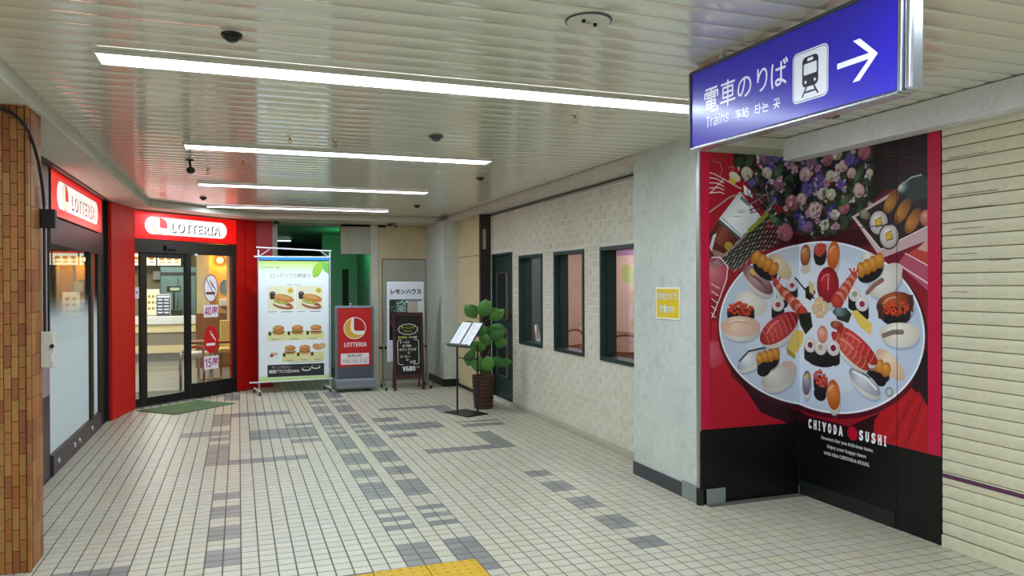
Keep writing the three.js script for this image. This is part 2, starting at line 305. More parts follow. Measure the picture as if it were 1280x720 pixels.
// ---------------------------------------------------------------- rest of the shell
struct('unseen_wall_front', bx(-3.7, 4.3, 0, 2.6, 5, 5.15), MAT.softWhite);  // unseen wall, closes the open concourse behind the camera
struct('unseen_wall_left', merge([bx(-3.75, -3.6, 0, 2.6, -6.45, 5.1), bx(-3.6, -1.42, 0, 2.6, -6.5, -6.38)]), MAT.softWhite);  // unseen wall, closes the open concourse on the left
// passage beyond the opening
struct('wall_passage', merge([bx(0.35, 0.5, 0, 2.46, -20, -12.16), bx(2.06, 2.2, 0, 2.46, -20, -12.16), bx(0.4, 2.2, 0, 2.46, -20.1, -20)]), std({ color: 0x8c9a90, roughness: 0.6 }), 'side walls of the dim passage');
struct('ceiling_passage', bx(0.35, 2.2, 2.42, 2.5, -20, -12.0), phys({ color: 0x9aa09a, roughness: 0.3 }));
{
  const w = struct('wall_partition', bx(1.44, 2.06, 0, 2.42, -14.3, -14.15), std({ color: 0x9aa89c, roughness: 0.55 }), 'partition standing in the passage');
  part(w, 'dark_panel', rb(1.46, 1.56, 0, 1.7, -14.15, -14.13, 0.003), MAT.darkFrame); part(w, 'dark_panel', rb(1.79, 1.9, 0, 1.8, -14.15, -14.12, 0.003), MAT.darkFrame);
}
{
  const t = thing('unseen_green_lamp', 'unseen green lamp behind the lintel, placed to light the passage green', 'lamp', [1.74, 2.26, -12.3]);  // lamp out of view, placed to give the passage its green glow
  part(t, 'housing', rb(-0.17, 0.17, -0.1, 0.12, 0.02, 0.1, 0.01), MAT.whitePaint);
  part(t, 'green_lens', rb(-0.16, 0.16, -0.09, 0.09, -0.0, 0.02, 0.005), std({ color: 0x0d8a4a, emissive: 0x18d070, emissiveIntensity: 0.6 }));
  part(t, 'bracket', rb(-0.02, 0.02, 0.11, 0.165, 0.03, 0.09, 0.004), MAT.steel);
  const p = new THREE.PointLight(0x28d67c, 0.75, 0, 2); p.position.set(1.70, 2.12, -12.75); p.castShadow = true; scene.add(p);
}
{
  const t = thing('tube_lamp', 'slim tube lamp under the ceiling of the dim passage', 'lamp', [0.75, 2.40, -15.6]);
  part(t, 'batten', rb(-0.25, 0.25, -0.005, 0.02, -0.03, 0.03, 0.004), MAT.whitePaint);
  part(t, 'tube', new THREE.CylinderGeometry(0.013, 0.013, 0.46, 10).rotateZ(Math.PI / 2).translate(0, -0.018, 0), std({ color: 0xffffff, emissive: 0xd8ffe8, emissiveIntensity: 1.2 }));
  rectLight(0.46, 0.03, 0xd8ffe8, 40, [0.75, 2.364, -15.6], [0.75, 0, -15.6]);
}

// ---------------------------------------------------------------- tiled brown pillar
{
  const P = struct('wall_tiled_pillar', prism([[-1.9, -4.63], [-1.047, -4.63], [-1.047, -4.89], [-1.9, -4.89]], 0, 2.56), std({ color: 0x6a5240, roughness: 0.9 }), 'pillar clad in upright orange brown ceramic tiles');
  const tones = [0xab6830, 0xa05c2c, 0xb07034, 0xa56f38, 0x97532a, 0xab783c, 0xa06632];
  const tm = tones.map((c) => phys({ color: c, map: blotch, roughness: 0.5, bumpMap: grainB, bumpScale: 0.0008 }));
  const TW = 0.0338, TH = 0.1135, g = rb(-TW / 2 + 0.0012, TW / 2 - 0.0012, -TH / 2 + 0.0013, TH / 2 - 0.0013, -0.008, 0.006, 0.0025, 1);
  const rest = [];
  for (let c = 0; c < 24; c++) for (let r = -1; r < 23; r++) {
    const x = -1.052 - TW / 2 - c * TW, y = 0.092 + r * TH + (c % 2) * TH / 2 + 0.02;
    if (y < -0.04 || y > 2.5 || x < -1.89) continue;
    if (y < TH / 2) { const hgt = y + TH / 2 - 0.0013; part(P, 'tile', rb(-TW / 2 + 0.0012, TW / 2 - 0.0012, 0, hgt, -0.008, 0.006, 0.0025, 1).translate(x, 0, -4.626), tm[(c * 3 + 1) % 7]); continue; }
    if (c < 8) { const m = part(P, 'tile', g, tm[Math.floor(rnd() * 7)]); m.position.set(x, y, -4.626); } else rest.push(g.clone().translate(x, y, -4.626));
  }
  stuffPart(P, 'tile_field', BGU.mergeGeometries(rest), tm[0]);
  const cg = (() => { const s = new THREE.Shape(); s.moveTo(0, 0); s.lineTo(0, 0.011); s.lineTo(0.008, 0.011); s.quadraticCurveTo(0.022, 0.011, 0.022, -0.003); s.lineTo(0.022, -0.03); s.lineTo(0.008, -0.03); s.closePath(); return new THREE.ExtrudeGeometry(s, { depth: TH - 0.003, bevelEnabled: false, curveSegments: 6 }).rotateX(-Math.PI / 2); })();
  for (let r = 0; r < 22; r++) { const m = part(P, 'corner_tile', cg, tm[(r * 5 + 2) % 7]); m.position.set(-1.053, 0.002 + r * TH, -4.631); }
  const sideG = bx(-0.006, 0.012, 0.0013, TH - 0.0013, -0.036, 0.036);
  for (let k = 0; k < 3; k++) for (let r = 0; r < 22; r++) { const m = part(P, 'side_tile', sideG, tm[(r * 3 + k * 2) % 7]); m.position.set(-1.045, 0.001 + r * TH, -4.70 - k * 0.0745); }
  part(P, 'cap', prism([[-1.92, -4.60], [-1.03, -4.60], [-1.015, -4.64], [-1.015, -4.9], [-1.92, -4.9]], 2.455, 2.529, 0.006), MAT.brownFrame);
}
{
  const t = thing('electric_cable', 'black cable bending round the top of the brown tiled pillar', 'cable', [-1.04, 0, -4.62]);
  part(t, 'sheath', tube([[-0.4, 2.44, 0.018], [-0.16, 2.43, 0.018], [-0.06, 2.40, 0.022], [0.0, 2.33, 0.02], [0.028, 2.22, -0.05], [0.03, 2.05, -0.18], [0.03, 1.95, -0.22]], 0.008, 40), MAT.rubber);
  part(t, 'conduit', merge([rod([0.026, 2.0, -0.235], [0.026, 1.25, -0.235], 0.007), rod([0.046, 1.83, -0.235], [0.046, 1.25, -0.235], 0.006)]), MAT.darkFrame);
  part(t, 'joint_box', rb(0.01, 0.085, 1.825, 1.93, -0.26, -0.21, 0.006), MAT.darkFrame);
}
{
  const t = thing('switch_box', 'small grey lock box on the side of the brown tiled pillar', 'box', [-1.02, 1.15, -4.86]);
  part(t, 'case', rb(-0.012, 0.055, -0.1, 0.1, -0.03, 0.025, 0.006), MAT.softWhite);
  part(t, 'lock', new THREE.CylinderGeometry(0.011, 0.011, 0.014, 14).rotateX(Math.PI / 2).translate(0.045, 0.02, 0.03), MAT.darkFrame);
  part(t, 'plate', rb(0.035, 0.05, -0.07, -0.02, 0.024, 0.028, 0.002), MAT.whitePaint);
}

// ---------------------------------------------------------------- storefront facing the corridor (plane X = -1.4)
const LS = [-1.4, 0, -6.46], T90 = Math.PI / 2;
{
  const w = struct('window_1', null, null, 'shop window beside the brown tiled pillar'); w.position.set(...LS); w.rotation.y = T90;
  part(w, 'jamb_cover', rb(-0.1, 0.40, 0.65, 2.45, -0.03, 0.0, 0.004), MAT.mauve); part(w, 'jamb_foot', rb(-0.1, 0.40, 0, 0.65, -0.03, 0.0, 0.004), MAT.purpleMetal);
  part(w, 'sill', rb(0.42, 2.62, 0, 0.165, -0.05, 0.02, 0.006), MAT.purpleMetal);
  for (const s of [0.6, 1.24, 1.46, 2.1]) { const b = part(w, 'bolt', new THREE.SphereGeometry(0.026, 14, 8).scale(1, 1, 0.5), MAT.chrome); b.position.set(s, 0.085, 0.02); }
  part(w, 'transom', rb(0.42, 2.9, 1.84, 2.06, -0.04, 0.008, 0.004), phys({ color: 0x2a2433, roughness: 0.4 }));
  part(w, 'mullion', rb(2.12, 2.26, 0.165, 1.84, -0.05, 0.012, 0.004), MAT.bronze); part(w, 'mullion', rb(2.62, 3.04, 0, 2.45, -0.08, 0.0, 0.004), MAT.darkFrame);
  part(w, 'top_rail', rb(-0.1, 3.04, 2.44, 2.47, -0.08, 0.06, 0.004), MAT.brownFrame);
  part(w, 'pane', bx(0.42, 2.12, 0.165, 1.84, -0.022, -0.014), MAT.glass); part(w, 'pane', bx(2.26, 2.62, 0.165, 1.84, -0.022, -0.014), MAT.glass);
  // frosted film: solid below, a field of dots thinning out above
  const dots = canvasTex(512, 512, (g) => { g.fillStyle = '#000'; g.fillRect(0, 0, 512, 512); g.fillStyle = '#fff'; const n = 64; for (let j = 0; j < n; j++) for (let i = 0; i < n; i++) { const r = Math.pow(j / n, 0.8) * 7.0; g.beginPath(); g.arc((i + 0.5 + (j % 2) * 0.5) * 8, (j + 0.5) * 8, r, 0, 7); g.fill(); } });
  dots.colorSpace = THREE.NoColorSpace;
  const film2 = phys({ color: 0xd9e7ea, transmission: 0.35, thickness: 0, roughness: 0.9, alphaMap: dots, transparent: true });
  for (const [a, b] of [[0.425, 2.115], [2.265, 2.615]]) { part(w, 'frosted_film', face(b - a, 0.86, (a + b) / 2, 0.6, -0.012), MAT.frosted); part(w, 'dotted_film', face(b - a, 0.42, (a + b) / 2, 1.24, -0.012), film2); }
}
// entrance set at 45 degrees; local x runs along it, local z points out
const EN = [-1.2, 0, -10.33], T45 = Math.PI / 4;
{
  const d = struct('door_1', null, null, 'sliding glass entrance of the red fast food shop'); d.position.set(...EN); d.rotation.y = T45;
  part(d, 'header', rb(0, 1.67, 1.92, 2.075, -0.06, 0.012, 0.004), MAT.bronze); part(d, 'header_track', rb(0.185, 0.8, 1.86, 1.92, -0.045, -0.01, 0.003), MAT.darkFrame);
  part(d, 'sensor', rb(0.43, 0.6, 1.965, 2.02, 0.012, 0.045, 0.008), MAT.black, 'black door sensor');
  part(d, 'sensor', rb(0.9, 0.95, 1.9, 1.93, 0.012, 0.03, 0.005), MAT.whitePaint);
  part(d, 'stile', rb(0.09, 0.185, 0.0, 1.93, -0.045, -0.005, 0.004), MAT.bronze); part(d, 'stile', rb(0.78, 0.865, 0.0, 1.93, -0.05, 0.0, 0.004), MAT.darkFrame); part(d, 'stile', rb(1.61, 1.67, 0.0, 1.93, -0.04, 0.0, 0.004), MAT.bronze); part(d, 'stile', rb(-0.02, 0.012, 0.0, 1.93, -0.03, -0.005, 0.004), MAT.bronze);
  part(d, 'bottom_rail', rb(0.0, 0.82, 0.008, 0.11, -0.045, -0.008, 0.004), MAT.darkFrame); part(d, 'bottom_rail', rb(0.8, 1.67, 0.0, 0.2, -0.05, 0.005, 0.004), MAT.darkFrame);
  part(d, 'threshold', rb(0, 0.9, -0.004, 0.008, -0.12, 0.02, 0.002), MAT.steel);
  part(d, 'pane', bx(0.015, 0.09, 0.11, 1.92, -0.028, -0.022), MAT.glass); part(d, 'pane', bx(0.185, 0.78, 0.11, 1.87, -0.028, -0.022), MAT.glass); part(d, 'pane', bx(0.865, 1.61, 0.2, 1.92, -0.028, -0.022), MAT.glass);
}
struct('wall_red', merge([prism([[-1.46, -9.5], [-1.33, -9.5], [-1.19, -10.31], [-1.21, -10.36], [-1.5, -10.36]], 0, 2.452, 0.006)]), MAT.red, 'glossy red pillar between shop window and entrance');
struct('wall_red', merge([prism([[-0.02, -11.49], [0.11, -11.62], [0.03, -11.8], [-0.12, -11.61]], 0, 2.452, 0.006), prism([[0.1, -11.59], [0.25, -11.74], [0.25, -11.9], [0.05, -11.9]], 0, 2.452, 0.004)]), MAT.red, 'glossy red pillar beside the entrance and banner');
struct('wall_red', bx(0.2, 0.475, 0, 2.455, -11.95, -11.76), MAT.darkRed, 'flat red wall end beside the passage');
struct('trim_12', bx(-1.47, -1.36, 0, 2.45, -9.51, -9.49), MAT.darkFrame);

// ---------------------------------------------------------------- inside the fast food shop
const shopWall = std({ color: 0xd9c9a0, roughness: 0.7, map: grainC });
struct('wall_shop', merge([bx(-7.1, -7, 0, 2.6, -18.6, -6.4), bx(-7, 0.35, 0, 2.6, -18.75, -18.55), bx(-7, -1.5, 0, 2.6, -6.5, -6.4), bx(0.12, 0.32, 0, 2.6, -18.6, -11.95)]), shopWall);
struct('ceiling_shop', merge([bx(-7.1, -1.5, 2.5, 2.6, -18.7, -6.4), prism([[-1.5, -10.36], [-1.25, -10.45], [-0.05, -11.65], [0.3, -11.95], [0.3, -18.7], [-1.5, -18.7]], 2.5, 2.6)]), MAT.softWhite);
{
  const fl = struct('floor_shop', bx(-7, 0.3, -0.002, -0.0008, -18.6, -6.5), std({ color: 0x4a4a48, roughness: 0.7 }), 'grey board floor of the shop');
  const pm = [0x8b8a85, 0x7d7c79, 0x96948d, 0x86837b].map((c) => std({ color: c, map: grainC, roughness: 0.3 }));
  const shape = (x0, x1) => bx(x0, x1, -0.001, 0.003, -0.098, 0.098), ga = shape(-4.4, -2.0), gb = shape(-1.98, 0.12);
  for (let k = 0; k < 36; k++) { const z = -11.6 - k * 0.2; if (z < -16.9) break; const a = part(fl, 'floorboard', ga, pm[k % 4]); a.position.z = z; const b = part(fl, 'floorboard', shape(Math.max(-1.98, z > -12.0 ? -0.62 : -1.98), z > -12 ? -0.1 : 0.12), pm[(k * 3 + 1) % 4]); b.position.z = z; }
}
for (const [x, z, w] of [[-1.6, -13.4, 'in the middle of the fast food shop'], [-1.6, -15.6, 'just before the service counter of the shop'], [-3.4, -9.2, 'behind the frosted window of the shop'], [-3.6, -12.2, 'deep behind the frosted shop window']]) {
  const t = thing('unseen_shop_lamp', 'unseen square ceiling lamp ' + w, 'lamp', [x, 2.49, z], 0, 'unseen ceiling lamps of the fast food shop');
  part(t, 'frame', rb(-0.4, 0.4, -0.012, 0.012, -0.4, 0.4, 0.004), MAT.whitePaint); part(t, 'lens', bx(-0.37, 0.37, -0.016, -0.011, -0.37, 0.37), MAT.lamp);
  rectLight(0.74, 0.74, 0xfff6e8, 34, [x, 2.468, z], [x, 0, z]);  // lamps out of view, placed to brighten the shop interior
}
{
  const t = thing('service_counter', 'long service counter with white top and beige bands in the shop', 'counter', [-1.9, 0, -16.6]);
  part(t, 'worktop', rb(-2.2, 1.12, 0.74, 0.9, -0.5, 0.05, 0.01), MAT.whitePaint);
  const be = std({ color: 0xdccfa6, roughness: 0.5 }), gy = std({ color: 0x8a8078, roughness: 0.5 });
  part(t, 'band', bx(-2.2, 1.1, 0.58, 0.74, -0.48, 0.02), be); part(t, 'front_panel', bx(-2.2, 1.1, 0.32, 0.58, -0.48, 0.0), gy); part(t, 'band', bx(-2.2, 1.1, 0.17, 0.32, -0.48, 0.02), be); part(t, 'kick_plate', bx(-2.2, 1.1, 0.0, 0.17, -0.46, -0.02), MAT.steel);
}
{
  const t = thing('menu_light_box', 'lit menu panels hanging over the shop counter', 'sign', [-2.4, 2.06, -17.9]);
  part(t, 'case', rb(-1.7, 1.25, -0.14, 0.2, -0.1, 0, 0.01), MAT.darkFrame);
  const cols = ['#fff3d8', '#ffe9c8', '#fff8ea', '#f7c9a0'];
  for (let k = 0; k < 6; k++) {
    const tx = canvasTex(128, 96, (g) => { g.fillStyle = cols[k % 4]; g.fillRect(0, 0, 128, 96); g.fillStyle = '#c8321e'; g.fillRect(0, 0, 128, 14); g.fillStyle = '#b9772e'; for (let i = 0; i < 3; i++) { g.beginPath(); g.ellipse(24 + i * 40, 46, 15, 12, 0, 0, 7); g.fill(); } g.fillStyle = '#7a3a1a'; for (let i = 0; i < 3; i++) g.fillRect(12 + i * 40, 70, 26, 6); });
    part(t, 'menu_panel', face(0.46, 0.29, -1.45 + k * 0.49, 0.03, 0.004), std({ map: tx, emissive: 0xffffff, emissiveMap: tx, emissiveIntensity: 1.3 }));
  }
}
{
  const t = thing('steel_fridge', 'tall teal grey steel refrigerator behind the shop counter', 'refrigerator', [-1.28, 0, -18.2]);
  const st = std({ color: 0x7fa3a6, roughness: 0.35, metalness: 0.5 });
  part(t, 'body', rb(-0.3, 0.42, 0.1, 1.92, -0.3, 0.28, 0.01), st); part(t, 'door', rb(-0.29, 0.05, 0.14, 1.7, 0.28, 0.3, 0.006), st); part(t, 'door', rb(0.06, 0.41, 0.14, 1.7, 0.28, 0.3, 0.006), st);
  part(t, 'control_strip', rb(-0.29, 0.41, 1.73, 1.8, 0.28, 0.305, 0.004), MAT.darkPlastic); part(t, 'handle', rb(0.02, 0.045, 0.8, 1.2, 0.3, 0.33, 0.006), MAT.chrome); part(t, 'foot', bx(-0.26, 0.38, 0.0, 0.1, -0.26, 0.24), MAT.darkFrame);
}
{
  const t = thing('steel_fridge', 'grey steel locker fridge standing in for a reflection in the shop window', 'refrigerator', [-3.2, 0, -18.2]);  // added fridge, mimics what the window glass reflects
  part(t, 'body', rb(-0.3, 0.3, 0.08, 1.87, -0.3, 0.28, 0.01), MAT.greyPlastic); part(t, 'door', rb(-0.28, 0.28, 0.12, 1.2, 0.28, 0.3, 0.005), MAT.greyPlastic); part(t, 'door', rb(-0.28, 0.28, 1.22, 1.84, 0.28, 0.3, 0.005), MAT.greyPlastic); part(t, 'notice', face(0.2, 0.2, 0.1, 1.5, 0.303), MAT.whitePaint); part(t, 'foot', bx(-0.26, 0.26, 0.0, 0.08, -0.26, 0.24), MAT.darkFrame);
}
{
  const t = thing('wall_cabinet', 'white cabinet on the shop back wall beside the refrigerator', 'cabinet', [-1.62, 1.74, -18.4]);
  part(t, 'body', rb(-0.14, 0.14, -0.1, 0.1, -0.14, 0.1, 0.006), MAT.whitePaint); part(t, 'door', rb(-0.13, 0.13, -0.09, 0.09, 0.1, 0.112, 0.004), MAT.whitePaint);
}
function popSign(x, z, w, h, label, draw) {
  const t = thing('counter_sign', label, 'sign', [x, 0.9, z]);
  part(t, 'foot', rb(-w / 2, w / 2, 0, 0.012, -0.05, 0.05, 0.003), MAT.darkPlastic); part(t, 'board', rb(-w / 2, w / 2, 0.01, h, -0.008, 0.008, 0.004), MAT.whitePaint);
  part(t, 'print', face(w - 0.02, h - 0.03, 0, h / 2, 0.009), std({ map: canvasTex(128, 192, draw), roughness: 0.5 }));
}
popSign(-1.42, -16.75, 0.27, 0.44, 'dark blue price board standing on the shop counter', (g, w, h) => { g.fillStyle = '#39405c'; g.fillRect(0, 0, w, h); g.fillStyle = '#dfe3ee'; g.fillRect(6, 8, 116, 18); for (let j = 0; j < 5; j++) for (let i = 0; i < 2; i++) g.fillRect(10 + i * 60, 40 + j * 30, 46, 12); });
popSign(-1.62, -16.85, 0.24, 0.54, 'cream picture card standing on the shop counter', (g, w, h) => { g.fillStyle = '#efe3c4'; g.fillRect(0, 0, w, h); const c = ['#b5793a', '#7b9a3c', '#9e3d28']; for (let i = 0; i < 9; i++) { g.fillStyle = c[i % 3]; g.beginPath(); g.ellipse(24 + (i % 3) * 40, 50 + Math.floor(i / 3) * 45, 14, 12, 0, 0, 7); g.fill(); } });
popSign(-3.05, -16.75, 0.3, 0.5, 'white menu card standing in for a reflection in the shop window', (g, w, h) => { g.fillStyle = '#f0eee2'; g.fillRect(0, 0, w, h); const c = ['#a83a2a', '#b5793a', '#5d6b7a']; for (let i = 0; i < 6; i++) { g.fillStyle = c[i % 3]; g.beginPath(); g.ellipse(34 + (i % 2) * 56, 50 + Math.floor(i / 2) * 48, 16, 12, 0, 0, 7); g.fill(); } });  // added card, repeats a mirrored view in the window glass
popSign(-2.72, -16.75, 0.3, 0.34, 'blue grey list board standing in for a reflection in the shop window', (g, w, h) => { g.fillStyle = '#4e5a6e'; g.fillRect(0, 0, w, h); g.fillStyle = '#e8ebf2'; for (let j = 0; j < 6; j++) g.fillRect(12, 16 + j * 29, 104, 9); });  // added board, also for the mirrored view in the glass
{
  const t = thing('cash_register', 'dark cash register on the shop counter', 'register', [-1.25, 0.9, -16.98]);
  part(t, 'base', rb(-0.16, 0.16, 0, 0.12, -0.15, 0.15, 0.01), MAT.black); part(t, 'post', bx(-0.02, 0.02, 0.12, 0.5, -0.12, -0.08), MAT.black); part(t, 'display', rb(-0.13, 0.13, 0.48, 0.6, -0.13, -0.07, 0.008), MAT.black); part(t, 'screen', face(0.18, 0.06, 0.02, 0.54, -0.068), std({ color: 0xb9c6a8, roughness: 0.4 }));
}
{
  const t = thing('product_rack', 'white rack with yellow green packets behind the shop window', 'rack', [-3.55, 0, -16.3]);
  part(t, 'body', rb(-0.16, 0.16, 0, 1.9, -0.2, 0.2, 0.01), MAT.whitePaint);
  for (let k = 0; k < 4; k++) { part(t, 'shelf', rb(-0.15, 0.15, 0.5 + k * 0.34, 0.52 + k * 0.34, 0.2, 0.3, 0.003), MAT.whitePaint); part(t, 'packet', rb(-0.13, 0.13, 0.52 + k * 0.34, 0.72 + k * 0.34, 0.2, 0.27, 0.008), std({ color: [0xa9b52a, 0x6fae8e, 0x9fb22c, 0x8fc7b5][k], roughness: 0.5 })); }
}
// seating corner of the shop
struct('wall_booth', bx(-0.72, -0.5, 0, 2.5, -15.25, -15.05), shopWall, 'cream column inside the shop');
struct('wall_alcove', bx(-0.5, 0.12, 0, 2.5, -15.4, -15.25), std({ color: 0xd9b070, roughness: 0.6 }), 'orange wall inside the shop');
struct('trim_13', merge([bx(-0.74, 0.1, 0, 1.0, -15.05, -15.02)]), MAT.oak, 'brown wainscot inside the shop');
struct('trim_14', bx(-0.2, -0.15, 0.8, 2.3, -14.9, -14.85), shopWall);
{
  const t = thing('wall_lamp', 'warm round wall lamp in the orange corner of the shop', 'lamp', [-0.32, 1.98, -15.2]);
  part(t, 'bracket', rb(-0.03, 0.03, -0.02, 0.06, -0.05, 0.0, 0.004), MAT.brass); part(t, 'globe', new THREE.SphereGeometry(0.06, 18, 12).translate(0, 0, 0.06), std({ color: 0xffe2a8, emissive: 0xffc56a, emissiveIntensity: 3 }));
  const p = new THREE.PointLight(0xffb050, 1.0, 0, 2); p.position.set(-0.32, 1.98, -15.02); p.castShadow = true; scene.add(p);
}
{
  const t = thing('wall_mirror', 'oval mirror over a white basin in the shop corner', 'mirror', [-0.24, 1.48, -15.24]);
  part(t, 'plate', new THREE.CylinderGeometry(0.09, 0.09, 0.012, 28).rotateX(Math.PI / 2).scale(1, 1.5, 1), MAT.chrome); part(t, 'rim', new THREE.TorusGeometry(0.09, 0.008, 8, 30).scale(1, 1.5, 1), MAT.steel);
  part(t, 'basin', rb(-0.1, 0.1, -0.36, -0.22, 0.0, 0.14, 0.03), MAT.whitePaint);
}
{
  const t = thing('round_stool', 'white padded stool on a chrome stem inside the shop', 'stool', [-0.58, 0.003, -12.55]);
  part(t, 'base', new THREE.LatheGeometry([[0, 0.012], [0.1, 0.012], [0.14, 0.006], [0.14, 0]].map((p) => new THREE.Vector2(...p)), 24), MAT.chrome); part(t, 'stem', cyl(0.022, 0.022, 0.4, 0, 0.21, 0), MAT.chrome);
  part(t, 'cushion', new THREE.LatheGeometry([[0, 0.5], [0.13, 0.5], [0.16, 0.48], [0.16, 0.44], [0.13, 0.41], [0, 0.41]].map((p) => new THREE.Vector2(...p)), 28), std({ color: 0xe3ddd0, roughness: 0.6 }));
}
{
  const t = thing('cafe_table', 'small table with brown top and steel stem inside the shop', 'table', [-0.42, 0.003, -12.95]);
  part(t, 'tabletop', rb(-0.3, 0.3, 0.6, 0.635, -0.25, 0.25, 0.01), MAT.oak); part(t, 'stem', cyl(0.035, 0.035, 0.6, 0, 0.3, 0), MAT.chrome); part(t, 'base', cyl(0.18, 0.2, 0.02, 0, 0.01, 0, 28), MAT.chrome);
}
{
  const t = thing('booth_chair', 'cream high backed chair inside the shop behind the smoking sign', 'chair', [-0.12, 0.003, -13.75], 0.0);
  const cm = std({ color: 0xd8bd74, roughness: 0.6 });
  part(t, 'backrest', rb(-0.18, 0.18, 0.45, 0.92, -0.03, 0.03, 0.02), cm); part(t, 'seat', rb(-0.19, 0.19, 0.4, 0.47, 0.0, 0.38, 0.02), cm);
  for (const x of [-0.16, 0.16]) for (const z of [0.0, 0.34]) part(t, 'leg', cyl(0.014, 0.012, 0.4, x, 0.2, z, 10), MAT.oak);
}
{
  const t = thing('hand_rail', 'bent chrome handrail just inside the glass entrance', 'rail', [-0.68, 0.003, -11.6], T45);
  part(t, 'tube', tube([[-0.12, 0, 0], [-0.12, 0.25, 0], [-0.12, 0.42, 0], [-0.1, 0.54, 0], [-0.03, 0.61, 0], [0.08, 0.63, 0], [0.2, 0.63, 0], [0.27, 0.6, 0], [0.29, 0.5, 0], [0.29, 0, 0]], 0.02, 60, 12), MAT.chrome);
  part(t, 'floor_flange', cyl(0.04, 0.04, 0.008, -0.12, 0.004, 0), MAT.chrome); part(t, 'floor_flange', cyl(0.04, 0.04, 0.008, 0.29, 0.004, 0), MAT.chrome);
}

// ---------------------------------------------------------------- cafe behind the brick wall: windows, door, room
[[-8.63, -7.885, 'nearest the green door'], [-7.545, -6.795, 'between the other two'], [-6.435, -5.6, 'beside the plastered pillar']].forEach(([a, b, w], i) => {
  const o = struct('window_' + (i + 2), null, null, 'narrow dark green cafe window ' + w), f = 0.035;
  part(o, 'frame', merge([bx(3.19, 3.352, 0.79, 0.79 + f, a, b), bx(3.19, 3.352, 1.85 - f, 1.85, a, b), bx(3.19, 3.352, 0.79 + f, 1.85 - f, a, a + 0.03), bx(3.19, 3.352, 0.79 + f, 1.85 - f, b - 0.03, b)]), MAT.green);
  part(o, 'inner_stop', merge([bx(3.25, 3.27, 0.79 + f, 1.85 - f, a + 0.03, a + 0.045), bx(3.25, 3.27, 0.79 + f, 1.85 - f, b - 0.045, b - 0.03)]), MAT.green);
  part(o, 'pane', bx(3.335, 3.34, 0.79 + f, 1.85 - f, a + 0.03, b - 0.03), MAT.glass);
});
{
  const d = struct('door_3', null, null, 'dark green panelled cafe door');
  part(d, 'frame', merge([bx(3.2, 3.3, 0, 1.91, -9.69, -9.66), bx(3.2, 3.3, 0, 1.91, -8.91, -8.88), bx(3.2, 3.3, 1.88, 1.91, -9.66, -8.91)]), MAT.green);
  part(d, 'leaf', rb(3.24, 3.28, 0.01, 1.88, -9.66, -8.91, 0.003), MAT.green);
  const pin = std({ color: 0x4a5a5a, roughness: 0.2, metalness: 0.2 }), gl = phys({ color: 0x22302f, roughness: 0.06, clearcoat: 1 });
  for (const [y0, y1] of [[0.32, 0.93], [1.06, 1.65]]) { part(d, 'dark_panel', bx(3.236, 3.241, y0, y1, -9.56, -9.14), gl); part(d, 'moulding', merge([bx(3.228, 3.242, y0 - 0.015, y1 + 0.015, -9.14, -9.115), bx(3.228, 3.242, y0 - 0.015, y1 + 0.015, -9.585, -9.56), bx(3.228, 3.242, y0 - 0.015, y0, -9.585, -9.115), bx(3.228, 3.242, y1, y1 + 0.015, -9.585, -9.115)]), std({ color: 0x5d4a48, roughness: 0.4 })); }
  for (const y of [1.12, 0.6]) { const h = part(d, 'handle', merge([rod([3.24, y, -9.0], [3.195, y, -9.0], 0.009), rod([3.197, y, -9.0], [3.197, y + 0.005, -9.1], 0.009), cyl(0.02, 0.02, 0.006, 0, 0, 0).rotateZ(T90).translate(3.236, y, -9.0)]), MAT.brass, 'brass lever handle'); }
}
struct('wall_cafe', merge([bx(5.3, 5.4, 0, 2.5, -10.6, -5.34), bx(3.34, 5.4, 0, 2.5, -10.7, -10.6), bx(4.1, 5.4, 0, 2.5, -5.36, -5.3)]), std({ color: 0xdcb8b4, roughness: 0.7, map: grainC }), 'pale pink wall of the cafe');
struct('ceiling_cafe', bx(3.345, 5.4, 2.46, 2.56, -10.7, -5.3), MAT.softWhite);
struct('floor_cafe', bx(3.21, 5.4, -0.004, 0.002, -10.7, -5.3), MAT.oak);
struct('added_dark_screen', bx(3.45, 4.42, 0, 2.3, -10.6, -10.52), std({ color: 0x5a636b, roughness: 0.5 }));  // added dark sheet, darkens the view through the window by the door
for (const [x, z, w] of [[4.4, -9.3, 'towards the green door'], [4.4, -7.2, 'towards the plastered pillar']]) {
  const t = thing('unseen_cafe_lamp', 'unseen flat lamp under the cafe ceiling ' + w, 'lamp', [x, 2.45, z], 0, 'unseen lamps of the cafe');
  part(t, 'frame', rb(-0.16, 0.16, -0.012, 0.01, -0.55, 0.55, 0.004), MAT.whitePaint); part(t, 'lens', bx(-0.14, 0.14, -0.016, -0.011, -0.53, 0.53), MAT.lamp);
  rectLight(0.28, 1.06, 0xfff0ea, 22, [x, 2.43, z], [x, 0, z]);  // lamps out of view, placed to brighten the room behind the windows
}
function cafeChair(x, z, turn, label, mat) {
  const t = thing('cafe_chair', label, 'chair', [x, 0.002, z], turn);
  part(t, 'seat', rb(-0.2, 0.2, 0.42, 0.46, -0.2, 0.2, 0.02), mat);
  part(t, 'backrest', tube([[-0.2, 0.46, -0.2], [-0.21, 0.75, -0.22], [-0.14, 0.9, -0.24], [0, 0.93, -0.25], [0.14, 0.9, -0.24], [0.21, 0.75, -0.22], [0.2, 0.46, -0.2]], 0.016, 40), mat);
  part(t, 'back_slat', rb(-0.19, 0.19, 0.66, 0.74, -0.235, -0.22, 0.006), mat);
  for (const a of [-0.17, 0.17]) for (const b of [-0.17, 0.17]) part(t, 'leg', cyl(0.016, 0.013, 0.42, a, 0.21, b, 10), mat);
}
const wicker = std({ color: 0x8a4a2a, roughness: 0.5 });
cafeChair(4.1, -8.55, 0.5, 'bentwood cafe chair seen through the window between the other two', wicker);
